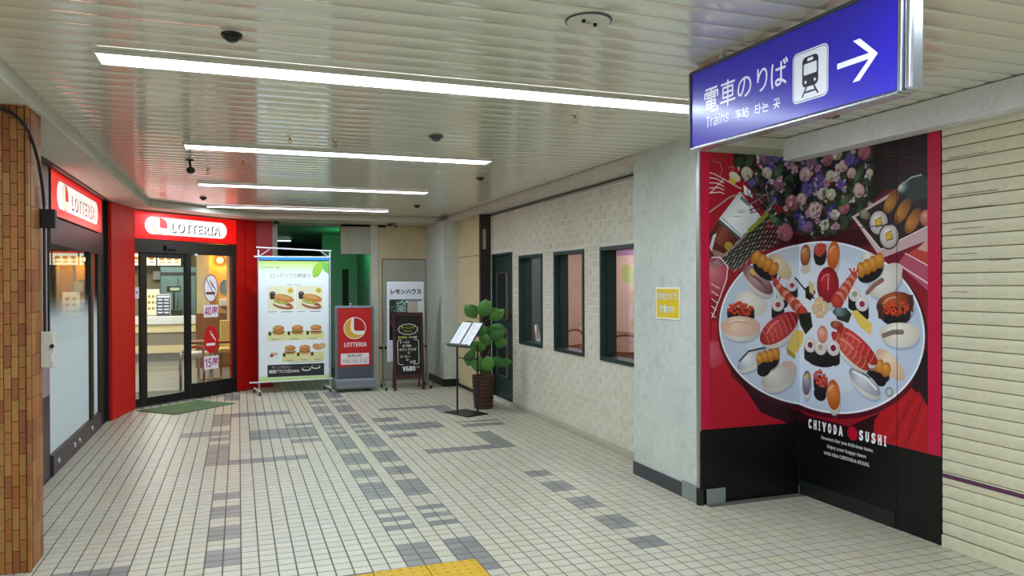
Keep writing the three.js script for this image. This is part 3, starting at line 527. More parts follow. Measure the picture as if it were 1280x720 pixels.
cafeChair(4.25, -7.75, 2.4, 'brown bentwood chair behind the window beside the plastered pillar', wicker);
cafeChair(4.1, -9.7, 1.1, 'white framed chair behind the cafe window nearest the green door', MAT.whitePaint);
{
  const t = thing('cafe_poster', 'pink and purple poster on the cafe wall behind the windows', 'poster', [5.29, 1.45, -9.35]);
  const tx = canvasTex(256, 256, (g) => { g.fillStyle = '#e9c9c6'; g.fillRect(0, 0, 256, 256); g.fillStyle = '#b48ac0'; g.fillRect(0, 0, 256, 34); g.fillStyle = '#c6cf8a'; g.beginPath(); g.ellipse(60, 90, 40, 26, 0.4, 0, 7); g.fill(); g.fillStyle = '#d39a86'; g.beginPath(); g.ellipse(150, 170, 70, 34, -0.4, 0, 7); g.fill(); g.fillStyle = '#8c5a54'; g.fillRect(120, 96, 90, 8); });
  part(t, 'sheet', new THREE.BoxGeometry(0.006, 1.3, 1.5), std({ color: 0xe9c9c6 })); part(t, 'print', new THREE.PlaneGeometry(1.48, 1.28).rotateY(-T90).translate(-0.004, 0, 0), std({ map: tx, roughness: 0.4 }));
}

// ---------------------------------------------------------------- lettering drawn stroke by stroke (100 x 100 box)
const GLYPH = {
  '電': 'M14 7H86 M8 21H92V40 M8 21V40 M50 7V47 M22 31H40 M22 42H40 M60 31H78 M60 42H78 M20 55H78V81H20Z M20 68H78 M50 50V88Q50 96 60 96H92V84',
  '車': 'M10 14H90 M20 28H80V66H20Z M20 47H80 M6 82H94 M50 4V98',
  'の': 'M52 18C50 50 38 82 24 84C10 84 8 60 14 46C22 24 50 14 70 22C92 32 94 64 78 80C72 87 64 90 56 92',
  'り': 'M26 10V58 M28 48C34 28 52 10 64 14C84 20 82 60 70 78C62 90 52 94 42 96',
  'ば': 'M18 10C12 36 12 70 18 94 M38 32H84 M64 10V76C62 92 38 94 36 80C36 66 60 66 88 88 M78 6L84 18 M90 2L96 14',
  '车': 'M12 18H88 M46 4L24 48H84 M4 70H96 M54 34V98', '站': 'M20 6V20 M6 24H42 M14 36L20 74 M34 36L28 74 M4 84L44 78 M66 6V50 M66 26H94 M50 50H92V94H50Z',
  '타': 'M50 16H14V84H56 M14 48H48 M72 6V96 M72 48H94', '는': 'M22 10V36H82 M8 56H92 M22 68V94H84', '곳': 'M20 14H76V40 M48 34V56 M8 58H92 M50 64L22 94 M50 68L80 94',
  '席': 'M50 2V12 M14 14H94 M16 14C16 50 14 74 4 94 M26 32H92 M42 22V48H74V22 M28 88V60H88V88 M58 50V98',
  'ロ': 'M16 20H84V86H16Z', 'ッ': 'M24 48L32 64 M48 44L54 60 M80 46C78 70 66 84 44 92', 'テ': 'M22 16H78 M8 40H92 M52 40C52 68 44 84 26 94', 'リ': 'M26 12V58 M74 10V50C74 76 64 88 44 96',
  'ア': 'M10 16H90C86 32 74 44 62 50 M50 34C50 66 42 82 22 94', '朝': 'M8 14H46 M27 4V32 M12 32H42V62H12Z M12 47H42 M4 76H50 M27 62V98 M58 8H92V94 M58 8V60C58 76 54 86 48 94 M58 34H92 M58 58H92',
  '食': 'M50 4L6 38 M50 4L94 38 M50 22V34 M26 38H74V66H26Z M26 52H74 M26 66V92L52 82 M50 66L88 96 M80 72L64 82', 'セ': 'M8 42L90 26L72 56 M36 8V76C36 86 44 88 56 88H88', 'ト': 'M36 6V96 M36 38L78 60',
  'レ': 'M26 8V88C52 82 76 62 90 40', 'モ': 'M16 16H84 M8 48H92 M46 16V76C46 88 54 88 84 88', 'ン': 'M14 20L38 36 M12 88C48 82 76 60 90 28', 'ハ': 'M36 22C32 54 22 74 6 90 M62 16C70 48 80 70 94 88',
  'ウ': 'M50 4V20 M14 44V22H86C86 62 66 86 32 96', 'ス': 'M16 16H78C68 50 44 76 8 92 M52 56L92 92', 'ー': 'M6 50H94', 'ニ': 'M20 24H80 M6 82H94', 'グ': 'M40 8C32 30 22 42 8 52 M36 24H78C76 60 52 86 22 96 M76 4L82 16 M90 2L96 14',
  '卵': 'M40 8L12 20V76L34 66 M40 22V40C40 70 30 84 16 96 M26 44L30 56 M60 18V96 M60 18H90V70L76 66 M72 40L78 54', 'ゆ': 'M12 14V74C20 30 60 14 80 34C94 56 70 78 48 66 M56 4C64 40 60 76 40 98',
  'で': 'M6 20L90 14C56 26 44 52 50 72C56 88 70 90 82 90 M66 40L74 54 M82 34L90 48', 'ポ': 'M8 28H86 M48 6V94 M24 50L10 76 M72 50L86 76 M88 8L96 14L90 20Z', 'サ': 'M6 32H94 M30 8V56 M70 8V50C70 74 56 88 36 96',
  'ラ': 'M20 12H78 M10 38H84C80 70 58 88 26 96', 'ダ': 'M40 8C32 30 22 42 8 52 M36 24H78C76 60 52 86 22 96 M26 46L62 66 M80 4L86 16 M92 2L98 14', 'コ': 'M16 20H84V84 M12 84H88', 'ヒ': 'M18 10V76C18 86 26 88 40 88H88 M18 44L80 30',
  'ビ': 'M18 10V76C18 86 26 88 40 88H88 M18 44L74 32 M80 6L86 18 M92 2L98 14', '紅': 'M26 4L10 26L26 34 M38 22L10 54L42 50 M26 50V96 M12 66L6 84 M38 64L44 80 M56 18H94 M75 18V86 M52 88H98',
  '茶': 'M6 16H94 M32 4V26 M68 4V26 M50 24L6 54 M50 24L94 54 M16 60H84 M50 44V98 M34 68L18 90 M66 68L82 90', '防': 'M10 6V96 M10 8H36L26 38C38 44 36 64 22 66 M68 4V20 M42 22H96 M60 22C60 56 54 80 40 96 M60 48H88C88 70 86 90 76 94L66 92',
  '犯': 'M40 8L8 36 M10 10C32 36 36 60 30 84C28 94 20 96 12 92 M30 44L6 72 M54 14H88V48H78 M54 14V78C54 90 60 92 94 90V74', 'カ': 'M12 28H84C82 66 78 88 70 92L58 86 M46 6C46 50 34 76 12 94', 'メ': 'M72 8C64 44 42 76 10 92 M28 30L84 80',
  '作': 'M32 4L6 50 M20 34V96 M54 4L36 44 M48 26H96 M62 26V96 M62 48H90 M62 70H92', '動': 'M44 4L8 12 M4 22H54 M12 34H46V60H12Z M12 47H46 M29 8V86 M8 72H50 M4 88L54 82 M60 28H92C92 66 88 90 82 94L72 90 M74 4C76 50 70 76 54 96',
  '中': 'M14 26H86V62H14Z M50 4V96', '客': 'M50 2V12 M10 30V14H90V30 M40 22L16 48 M36 32H68C54 52 34 60 8 66 M34 38L90 64 M30 66H72V92H30Z', '豆': 'M10 10H90 M26 26H74V54H26Z M32 64L38 80 M68 64L62 80 M6 90H94',
  '厳': 'M22 6L28 18 M50 4V16 M78 6L70 18 M10 22H92 M14 22C14 60 12 80 4 94 M22 38H52 M28 38V84 M48 38V96 M28 52H48 M28 66H48 M20 86L56 78 M68 30L58 54 M64 42H94 M86 42C82 68 72 84 54 96 M66 52L92 94',
  '選': 'M10 12L22 22 M6 40H22V78L4 92 M22 80C40 96 60 94 96 94 M34 8H58V22H36V36H58 M66 8H90V22H68V36H90 M36 50H90 M30 64H96 M50 40V64 M76 40V64 M48 70L36 84 M76 70L90 84',
};
function jp(g, text, x, y, size, weight, color, gap = 1.04, sx = 1) {   // top-left corner, box size, stroke weight in box units
  g.save(); g.strokeStyle = color; g.lineJoin = 'round'; g.lineCap = 'round';
  for (const ch of text) {
    if (GLYPH[ch]) { g.save(); g.translate(x, y); g.scale(size / 100 * sx, size / 100); g.lineWidth = weight; g.stroke(new Path2D(GLYPH[ch])); g.restore(); x += size * gap * sx; }
    else { g.fillStyle = color; g.font = 'bold ' + size * 0.95 + 'px sans-serif'; g.textBaseline = 'alphabetic'; g.fillText(ch, x, y + size * 0.88); x += g.measureText(ch).width * 1.02; }
  }
  g.restore(); return x;
}
function fitText(g, text, x, y, w, h, font, color) {    // text stretched to the box whose top-left is x, y
  g.save(); g.font = font.replace('#', '100'); g.textBaseline = 'alphabetic'; const m = g.measureText(text);
  const asc = m.actualBoundingBoxAscent || 74, desc = m.actualBoundingBoxDescent || 0;
  g.translate(x, y); g.scale(w / m.width, h / (asc + desc)); g.fillStyle = color; g.fillText(text, 0, asc); g.restore();
}
function crescentLogo(g, cx, cy, r, red, gold, white, line) {   // round mark with a reversed quarter
  g.save(); g.beginPath(); g.arc(cx, cy, r, 0, 7); g.closePath(); g.fillStyle = gold; g.fill(); g.clip();
  g.fillStyle = white; g.beginPath(); g.moveTo(cx - r * 0.28, cy - r * 1.1); g.lineTo(cx + r * 1.1, cy - r * 1.1); g.lineTo(cx + r * 1.1, cy + r * 0.62); g.lineTo(cx + r * 0.2, cy + r * 0.62); g.quadraticCurveTo(cx - r * 0.5, cy + r * 0.45, cx - r * 0.38, cy - r * 0.3); g.closePath(); g.fill();
  g.fillStyle = red; g.beginPath(); g.moveTo(cx - r * 0.08, cy - r * 1.1); g.lineTo(cx + r * 1.1, cy - r * 1.1); g.lineTo(cx + r * 1.1, cy + r * 0.26); g.lineTo(cx + r * 0.16, cy + r * 0.26); g.quadraticCurveTo(cx - r * 0.08, cy + r * 0.24, cx - r * 0.08, cy); g.closePath(); g.fill();
  g.restore(); g.strokeStyle = line; g.lineWidth = r * 0.07; g.beginPath(); g.arc(cx, cy, r, 0, 7); g.stroke();
}
function rrect(g, x, y, w, h, r) { g.beginPath(); g.moveTo(x + r, y); g.arcTo(x + w, y, x + w, y + h, r); g.arcTo(x + w, y + h, x, y + h, r); g.arcTo(x, y + h, x, y, r); g.arcTo(x, y, x + w, y, r); g.closePath(); }

// ---------------------------------------------------------------- lit shop signs
function shopSign(pos, turn, w, h, label) {
  const tx = canvasTex(1024, Math.round(1024 * h / w), (g, W, Hh) => {
    g.fillStyle = '#e8120f'; g.fillRect(0, 0, W, Hh);
    rrect(g, W * 0.085, Hh * 0.16, W * 0.81, Hh * 0.66, Hh * 0.33); g.fillStyle = '#fffaf5'; g.fill(); g.strokeStyle = '#7a3350'; g.lineWidth = 3; g.stroke();
    crescentLogo(g, W * 0.225, Hh * 0.49, Hh * 0.30, '#e0201c', '#fff6cf', '#fffdf6', '#b0485a');
    fitText(g, 'LOTTERIA', W * 0.325, Hh * 0.345, W * 0.50, Hh * 0.37, 'bold #px sans-serif', '#3c3c48'); fitText(g, 'LOTTERIA', W * 0.314, Hh * 0.315, W * 0.50, Hh * 0.36, 'bold #px sans-serif', '#fbeee6');
  });
  const t = thing('shop_sign', label, 'sign', pos, turn);
  part(t, 'case', rb(0, w, 0, h, -0.1, 0.0, 0.006), MAT.darkFrame);
  part(t, 'lit_face', face(w - 0.02, h - 0.015, w / 2, h / 2, 0.002), std({ map: tx, emissive: 0xffffff, emissiveMap: tx, emissiveIntensity: 0.62, roughness: 0.25 }));
  const n = new THREE.Vector3(Math.sin(turn), 0, Math.cos(turn)), c = new THREE.Vector3(w / 2, h / 2, 0.02).applyAxisAngle(new THREE.Vector3(0, 1, 0), turn).add(new THREE.Vector3(...pos));
  rectLight(w, h, 0xff9a8c, 0.7, [c.x, c.y, c.z], [c.x + n.x, c.y, c.z + n.z]);
  return t;
}
shopSign([EN[0], 2.085, EN[2]], T45, 1.67, 0.355, 'lit red shop sign with white oval over the glass entrance');
{
  const t = shopSign([-1.395, 2.07, -6.9], T90, 2.4, 0.375, 'lit red shop sign with white oval above the shop window');
  part(t, 'glowing_edge', rb(0.02, 2.38, 0.375, 0.385, -0.02, 0.004, 0.002), std({ color: 0xffffff, emissive: 0xfff4f0, emissiveIntensity: 1.2 }), 'thin white line of light');
}

// stickers on the glass of the entrance
function sticker(s, y, w, h, label, draw, round) {
  const t = thing('window_sticker', label, 'sticker', [EN[0] + s * Math.SQRT1_2, y, EN[2] - s * Math.SQRT1_2], T45);
  const tx = canvasTex(256, Math.round(256 * h / w), draw), g = round ? new THREE.CircleGeometry(0.5, 40).scale(w, h, 1) : face(w, h);
  part(t, 'film', g.translate(0, 0, -0.018), std({ map: tx, roughness: 0.5, side: THREE.DoubleSide }));
}
function cigarette(g, W, Hh, col) {
  g.fillStyle = col; g.fillRect(W * 0.16, Hh * 0.63, W * 0.62, Hh * 0.09); g.strokeStyle = col; g.lineWidth = W * 0.055; g.lineCap = 'round';
  for (const [dx, dy] of [[0, 0], [-0.13, -0.1]]) { g.beginPath(); g.moveTo(W * (0.8 + dx), Hh * (0.55 + dy)); g.bezierCurveTo(W * (0.8 + dx), Hh * (0.42 + dy), W * (0.55 + dx), Hh * (0.5 + dy), W * (0.6 + dx), Hh * (0.3 + dy)); g.stroke(); }
}
sticker(1.215, 1.468, 0.25, 0.38, 'round white no smoking sticker on the entrance glass', (g, W, Hh) => { g.fillStyle = '#f3f1f4'; g.fillRect(0, 0, W, Hh); cigarette(g, W, Hh, '#7c1f33'); g.strokeStyle = '#8a2036'; g.lineWidth = 12; g.beginPath(); g.ellipse(W / 2, Hh / 2, W / 2 - 7, Hh / 2 - 7, 0, 0, 7); g.stroke(); g.beginPath(); g.moveTo(W * 0.2, Hh * 0.18); g.lineTo(W * 0.82, Hh * 0.84); g.stroke(); }, true);
sticker(1.215, 0.768, 0.25, 0.385, 'round red smoking area sticker on the entrance glass', (g, W, Hh) => { g.fillStyle = '#d31a1d'; g.fillRect(0, 0, W, Hh); cigarette(g, W, Hh, '#fbeeee'); }, true);
const seats = (n) => (g, W, Hh) => { g.fillStyle = '#f6eef4'; g.fillRect(0, 0, W, Hh); fitText(g, n, 12, Hh * 0.15, 118, Hh * 0.7, 'bold #px sans-serif', '#b01a78'); jp(g, '席', 138, Hh * 0.14, 112, 11, '#b01a78'); };
sticker(1.215, 1.158, 0.25, 0.17, 'white forty seats sticker under the crossed out cigarette sign', seats('40'));
sticker(1.215, 0.452, 0.25, 0.18, 'white fifteen seats sticker under the round red cigarette sign', seats('15'));
sticker(0.05, 1.42, 0.06, 0.14, 'small white notice on the narrow side pane of the entrance', (g, W, Hh) => { g.fillStyle = '#e8e6e6'; g.fillRect(0, 0, W, Hh); g.fillStyle = '#7a7a80'; g.fillRect(60, Hh * 0.4, 120, Hh * 0.15); });
{
  const t = thing('door_mat', 'flat green mat lying before the glass entrance', 'mat', [-0.62, 0, -10.22], T45);
  part(t, 'pile', rb(-0.46, 0.46, 0.0, 0.009, -0.3, 0.34, 0.003), std({ color: 0x5c7a4c, map: speck, bumpMap: grainB, bumpScale: 0.002, roughness: 0.95 }));
  part(t, 'edging', merge([rb(-0.47, 0.47, 0, 0.006, 0.335, 0.35, 0.002), rb(-0.47, 0.47, 0, 0.006, -0.31, -0.295, 0.002)]), std({ color: 0x3f5a36, roughness: 0.8 }));
}

// ---------------------------------------------------------------- hanging direction sign
{
  const L = 1.205, hh = 0.355, t = thing('hanging_sign', 'blue illuminated direction sign with train symbol and arrow, fixed under the ceiling', 'sign', [2.03, 2.5, -3.11]);
  t.rotation.set(0.014, 0, 0);
  const al = std({ color: 0xb9bcc4, roughness: 0.22, metalness: 0.9 });
  part(t, 'housing', rb(0.004, 0.052, -hh, 0, 0, L, 0.006), al);
  part(t, 'end_cap', rb(-0.006, 0.058, -hh - 0.006, 0.004, L, L + 0.018, 0.004), al); part(t, 'end_cap', rb(0.0, 0.058, -hh - 0.006, 0.004, L + 0.02, L + 0.05, 0.012), al); part(t, 'end_cap', rb(-0.006, 0.058, -hh - 0.006, 0.004, -0.016, 0.0, 0.004), MAT.darkPlastic);
  part(t, 'bottom_rail', rb(-0.006, 0.058, -hh - 0.012, -hh, 0, L, 0.004), al); part(t, 'top_rail', rb(-0.006, 0.058, -0.008, 0.006, 0, L, 0.003), MAT.darkPlastic);
  for (const z of [0.2, 1.0]) part(t, 'hanger', cyl(0.02, 0.02, 0.04, 0.028, 0.022, z), al);
  const PXM = 1600, W = Math.round(L * PXM), Hh = Math.round(hh * PXM);
  const tx = canvasTex(W, Hh, (g) => {
    const q = (s) => s * PXM, yv = (y) => (2.5 - y) * PXM;
    g.fillStyle = '#2419a8'; g.fillRect(0, 0, W, Hh);
    const wh = '#dcdcf2';
    jp(g, '電', q(0.096), yv(2.403), q(0.118), 9, wh); jp(g, '車', q(0.222), yv(2.407), q(0.118), 9, wh); jp(g, 'の', q(0.345), yv(2.405), q(0.108), 9.5, wh); jp(g, 'り', q(0.462), yv(2.405), q(0.105), 9.5, wh); jp(g, 'ば', q(0.562), yv(2.402), q(0.112), 9.5, wh);
    fitText(g, 'Trains', q(0.113), yv(2.268), q(0.178), q(0.052), '#px sans-serif', wh);
    jp(g, '车站', q(0.335), yv(2.256), q(0.046), 11, wh); jp(g, '타는', q(0.468), yv(2.252), q(0.045), 12, wh); jp(g, '곳', q(0.585), yv(2.252), q(0.046), 12, wh);
    rrect(g, q(0.702), yv(2.399), q(0.192), q(0.2), q(0.026)); g.fillStyle = '#d9dbe8'; g.fill(); rrect(g, q(0.708), yv(2.393), q(0.18), q(0.188), q(0.021)); g.strokeStyle = '#1b1d3c'; g.lineWidth = 4; g.stroke();
    g.fillStyle = '#11131f'; rrect(g, q(0.756), yv(2.372), q(0.086), q(0.118), q(0.02)); g.fill();
    g.fillStyle = '#d9dbe8'; rrect(g, q(0.783), yv(2.365), q(0.032), q(0.012), 6); g.fill(); rrect(g, q(0.764), yv(2.345), q(0.07), q(0.044), 8); g.fill();
    g.beginPath(); g.arc(q(0.774), yv(2.274), 10, 0, 7); g.fill(); g.beginPath(); g.arc(q(0.824), yv(2.274), 10, 0, 7); g.fill();
    g.strokeStyle = '#11131f'; g.lineWidth = 12; g.lineCap = 'butt'; g.beginPath(); g.moveTo(q(0.78), yv(2.254)); g.lineTo(q(0.756), yv(2.218)); g.moveTo(q(0.818), yv(2.254)); g.lineTo(q(0.842), yv(2.218)); g.moveTo(q(0.768), yv(2.234)); g.lineTo(q(0.83), yv(2.234)); g.stroke();
    g.fillStyle = '#ecebfa'; const A = (pts) => { g.beginPath(); pts.forEach(([s, y], i) => g[i ? 'lineTo' : 'moveTo'](q(s), yv(y))); g.closePath(); g.fill(); };
    A([[0.938, 2.302], [1.085, 2.302], [1.012, 2.365], [1.045, 2.365], [1.125, 2.291], [1.045, 2.215], [1.012, 2.215], [1.085, 2.281], [0.938, 2.281]]);
  });
  part(t, 'lit_face', new THREE.PlaneGeometry(L - 0.012, hh - 0.012).rotateY(-T90).translate(0.001, -hh / 2, L / 2), phys({ map: tx, emissive: 0xffffff, emissiveMap: tx, emissiveIntensity: 0.32, roughness: 0.3, clearcoat: 0.45, clearcoatRoughness: 0.16 }), 'glossy blue face with white writing');
}

// yellow notice on the pillar
{
  const t = thing('camera_notice', 'small yellow security camera notice stuck on the plastered pillar', 'notice', [2.947, 1.36, -4.83]);
  const tx = canvasTex(256, 192, (g, W, Hh) => { g.fillStyle = '#f3efcf'; g.fillRect(0, 0, W, Hh); g.fillStyle = '#e3c51e'; g.fillRect(8, 10, W - 16, Hh - 20); for (const [tx2, y] of [['防犯カメラ', 30], ['作動中!', 106]]) { const s = tx2.length > 4 ? 44 : 50, x = tx2.length > 4 ? 16 : 34; jp(g, tx2, x, y, s, 16, '#7f8794', 1.0); jp(g, tx2, x, y, s, 9, '#f7f7f2', 1.0); } });
  part(t, 'plate', rb(-0.003, 0.003, -0.118, 0.118, -0.163, 0.163, 0.002), MAT.whitePaint); part(t, 'print', new THREE.PlaneGeometry(0.322, 0.232).rotateY(-T90).translate(-0.0036, 0, 0), std({ map: tx, roughness: 0.35 }));
}

// ---------------------------------------------------------------- roll banner
function caster(parent, x, z, r = 0.025) {
  const c = part(parent, 'caster', new THREE.CylinderGeometry(r, r, 0.022, 16).rotateZ(T90).translate(x, r, z), MAT.rubber);
  part(c, 'fork', merge([bx(x - 0.016, x - 0.012, r, r * 2.3, z - 0.012, z + 0.012), bx(x + 0.012, x + 0.016, r, r * 2.3, z - 0.012, z + 0.012), bx(x - 0.016, x + 0.016, r * 2.1, r * 2.4, z - 0.014, z + 0.014)]), MAT.chrome);
}
{
  const t = thing('banner_stand', 'tall white breakfast menu banner on a wheeled frame before the passage', 'banner', [0.74, 0, -11.12]);
  const white = MAT.whitePaint, w = 0.475;
  part(t, 'post', rod([-w, 0.1, -0.02], [-w, 2.0, -0.02], 0.011), white); part(t, 'post', rod([w + 0.02, 0.1, -0.02], [w + 0.02, 1.98, -0.02], 0.011), white);
  part(t, 'top_bar', rod([-w - 0.03, 2.035, -0.02], [w + 0.045, 1.995, -0.02], 0.011), white); part(t, 'cross_bar', rod([-w - 0.06, 1.905, 0.0], [w + 0.03, 1.905, 0.0], 0.011), white);
  part(t, 'brace', rod([-w, 1.905, -0.02], [-w + 0.15, 2.01, -0.02], 0.006), white); part(t, 'brace', rod([w + 0.02, 1.9, -0.02], [w - 0.11, 1.99, -0.02], 0.006), white);
  part(t, 'blue_roller', rb(-w + 0.005, w + 0.01, 1.855, 1.9, -0.012, 0.016, 0.01), std({ color: 0x2f8fd6, roughness: 0.3 }), 'bright blue bar');
  part(t, 'bottom_bar', rod([-w - 0.13, 0.158, 0.01], [w + 0.05, 0.17, 0.01], 0.011), white);
  part(t, 'base_bar', rod([-w - 0.06, 0.06, -0.16], [-w, 0.06, 0.2], 0.013), white); part(t, 'base_bar', rod([w - 0.05, 0.06, -0.16], [w + 0.0, 0.06, 0.2], 0.013), white);
  for (const [x, z] of [[-w - 0.06, -0.16], [-w, 0.2], [w - 0.05, -0.16], [w, 0.2]]) caster(t, x, z);
  part(t, 'upright_foot', merge([rod([-w, 0.06, -0.02], [-w, 0.12, -0.02], 0.011), rod([w + 0.02, 0.06, -0.02], [w + 0.02, 0.12, -0.02], 0.011)]), white);
  const tx = canvasTex(570, 1000, (g, W, Hh) => {       // print: x over 0.95 m, y from 1.84 m down to 0.16 m
    const X = (x) => (x - 0.265) / 0.95 * W, Y = (y) => (1.845 - y) / 1.685 * Hh;
    g.fillStyle = '#f0fafc'; g.fillRect(0, 0, W, Hh);
    const lg = g.createLinearGradient(0, 0, 0, 150); lg.addColorStop(0, '#b9dd62'); lg.addColorStop(1, 'rgba(240,250,252,0)'); g.fillStyle = lg; g.fillRect(0, 0, W, 150);
    const lg2 = g.createLinearGradient(0, Hh - 60, 0, Hh); lg2.addColorStop(0, 'rgba(170,215,90,0)'); lg2.addColorStop(1, '#b4dc5c'); g.fillStyle = lg2; g.fillRect(0, Hh - 60, W, 60);
    const leaf = (x, y, s, a, c) => { g.save(); g.translate(x, y); g.rotate(a); g.fillStyle = c; g.beginPath(); g.moveTo(0, -s); g.bezierCurveTo(s * 0.7, -s * 0.5, s * 0.6, s * 0.7, 0, s); g.bezierCurveTo(-s * 0.6, s * 0.7, -s * 0.7, -s * 0.5, 0, -s); g.fill(); g.restore(); };
    leaf(X(1.06), Y(1.73), 75, 0.4, '#9fd13c'); leaf(X(1.2), Y(1.75), 72, -0.7, '#7cc15a');
    fitText(g, 'LOTTERIA', X(0.30), Y(1.765), 96, 12, '#px sans-serif', '#7e8a86'); fitText(g, 'h:c', X(0.5), Y(1.77), 22, 15, 'bold #px serif', '#333');
    jp(g, 'ロッテリアの朝食セット', X(0.415), Y(1.675), 38, 6, '#5e6b68', 0.98); fitText(g, '7:30 ~ 10:30', X(0.64), Y(1.525), 110, 14, '#px sans-serif', '#7d8885');
    const cup = (x, y, s) => { g.fillStyle = '#2e2724'; g.beginPath(); g.moveTo(x - s, y - s * 1.2); g.lineTo(x + s, y - s * 1.2); g.lineTo(x + s * 0.75, y + s * 1.2); g.lineTo(x - s * 0.75, y + s * 1.2); g.fill(); g.fillStyle = '#efe9e0'; g.beginPath(); g.ellipse(x, y - s * 1.2, s, s * 0.34, 0, 0, 7); g.fill(); g.fillStyle = '#1c1412'; g.beginPath(); g.ellipse(x, y - s * 1.2, s * 0.8, s * 0.24, 0, 0, 7); g.fill(); };
    const box = (x0, y0, x1, y1) => { g.fillStyle = '#efeecb'; g.fillRect(X(x0), Y(y0), X(x1) - X(x0), Y(y1) - Y(y0)); };
    const disc = (x, y, rx, ry, a, c) => { g.fillStyle = c; g.beginPath(); g.ellipse(x, y, rx, ry, a, 0, 7); g.fill(); };
    const sub = (x, y) => { disc(x, y + 36, 84, 28, 0.2, '#a4643a'); disc(x - 6, y + 20, 78, 22, 0.2, '#efe2cd'); disc(x + 40, y + 26, 34, 12, 0.3, '#a5432c'); disc(x - 20, y + 4, 60, 18, 0.2, '#a8b84a'); disc(x - 4, y - 2, 20, 12, 0, '#e9d98a'); disc(x + 6, y - 26, 82, 32, 0.22, '#c9853f'); disc(x - 4, y - 36, 62, 17, 0.22, '#dba45e'); };
    const burger = (x, y, s, kind) => { disc(x, y + s * 0.75, s, s * 0.32, 0, '#cf9650'); disc(x, y + s * 0.45, s * 1.05, s * 0.26, 0, '#4a2a1a'); disc(x, y + s * 0.28, s * 1.08, s * 0.22, 0, kind ? '#8fae3f' : '#efe0bf'); if (kind === 2) disc(x, y + s * 0.3, s * 0.8, s * 0.3, 0, '#d98f4a'); disc(x, y - s * 0.15, s, s * 0.55, 0, '#c27c35'); disc(x - s * 0.15, y - s * 0.32, s * 0.7, s * 0.28, 0, '#da9d52'); };
    for (const [a, b] of [[0.38, 0.745], [0.768, 1.13]]) { box(a, 1.495, b, 1.16); cup(X(a) + 40, Y(1.36), 24); sub(X((a + b) / 2) + 16, Y(1.28)); disc(X(b) - 34, Y(1.43), 23, 23, 0, '#e2c544'); g.fillStyle = '#9c8a3a'; g.fillRect(X(b) - 48, Y(1.435), 28, 6); g.fillStyle = '#8a8f86'; g.fillRect(X(a) + 4, Y(1.14), 70, 5); g.fillRect(X(a) + 110, Y(1.14), 90, 7); }
    const lower = (y) => { g.fillStyle = '#e6e3a0'; return y; };
    for (let i = 0; i < 3; i++) { const x = X(0.505 + i * 0.255), y = Y(0.89); lower(); g.fillRect(X(0.378 + i * 0.255), Y(0.86), 150, 76); burger(x + 12, y, 46, i === 1 ? 1 : i === 0 ? 2 : 0); cup(X(0.41 + i * 0.255), Y(0.83), 12); g.fillStyle = '#7f8468'; g.fillRect(X(0.43 + i * 0.255), Y(0.755), 60, 5); }
    for (let i = 0; i < 3; i++) { lower(); g.fillRect(X(0.575 + i * 0.19), Y(0.56), 114, 78); if (i < 2) burger(X(0.68 + i * 0.2), Y(0.61), 44, i ? 2 : 0); else { disc(X(1.05), Y(0.63), 40, 26, 0.3, '#d49a4f'); disc(X(1.12), Y(0.64), 28, 26, -0.3, '#e0b276'); } cup(X(0.6 + i * 0.19), Y(0.53), 12); g.fillStyle = '#7f8468'; g.fillRect(X(0.63 + i * 0.19), Y(0.455), 54, 5); }
    disc(X(0.46), Y(0.54), 36, 14, -0.2, '#d9b98a'); g.fillStyle = '#b5302c'; g.beginPath(); g.moveTo(X(0.41), Y(0.5)); g.lineTo(X(0.43), Y(0.57)); g.lineTo(X(0.46), Y(0.51)); g.fill();
    g.fillStyle = '#8d948c'; g.fillRect(X(0.66), Y(0.425), 280, 5);
    g.fillStyle = '#23232b'; g.fillRect(X(0.375), Y(0.395), X(1.145) - X(0.375), Y(0.225) - Y(0.395));
    jp(g, 'モーニングコーヒー', X(0.43), Y(0.375), 21, 9, '#e6e2da', 0.86); jp(g, '厳選アラビカ豆100%', X(0.395), Y(0.325), 29, 11, '#f2efe8', 0.86);
    for (const [x, y] of [[0.9, 0.32], [1.03, 0.345]]) { disc(X(x), Y(y), 38, 17, 0, '#ece9e4'); disc(X(x), Y(y) - 4, 30, 12, 0, '#2a1811'); }
  });
  part(t, 'print', face(0.95, 1.685, 0.0, 1.0025, 0.012), std({ map: tx, roughness: 0.5 })); part(t, 'sheet', bx(-0.475, 0.475, 0.16, 1.845, 0.006, 0.011), white);
}

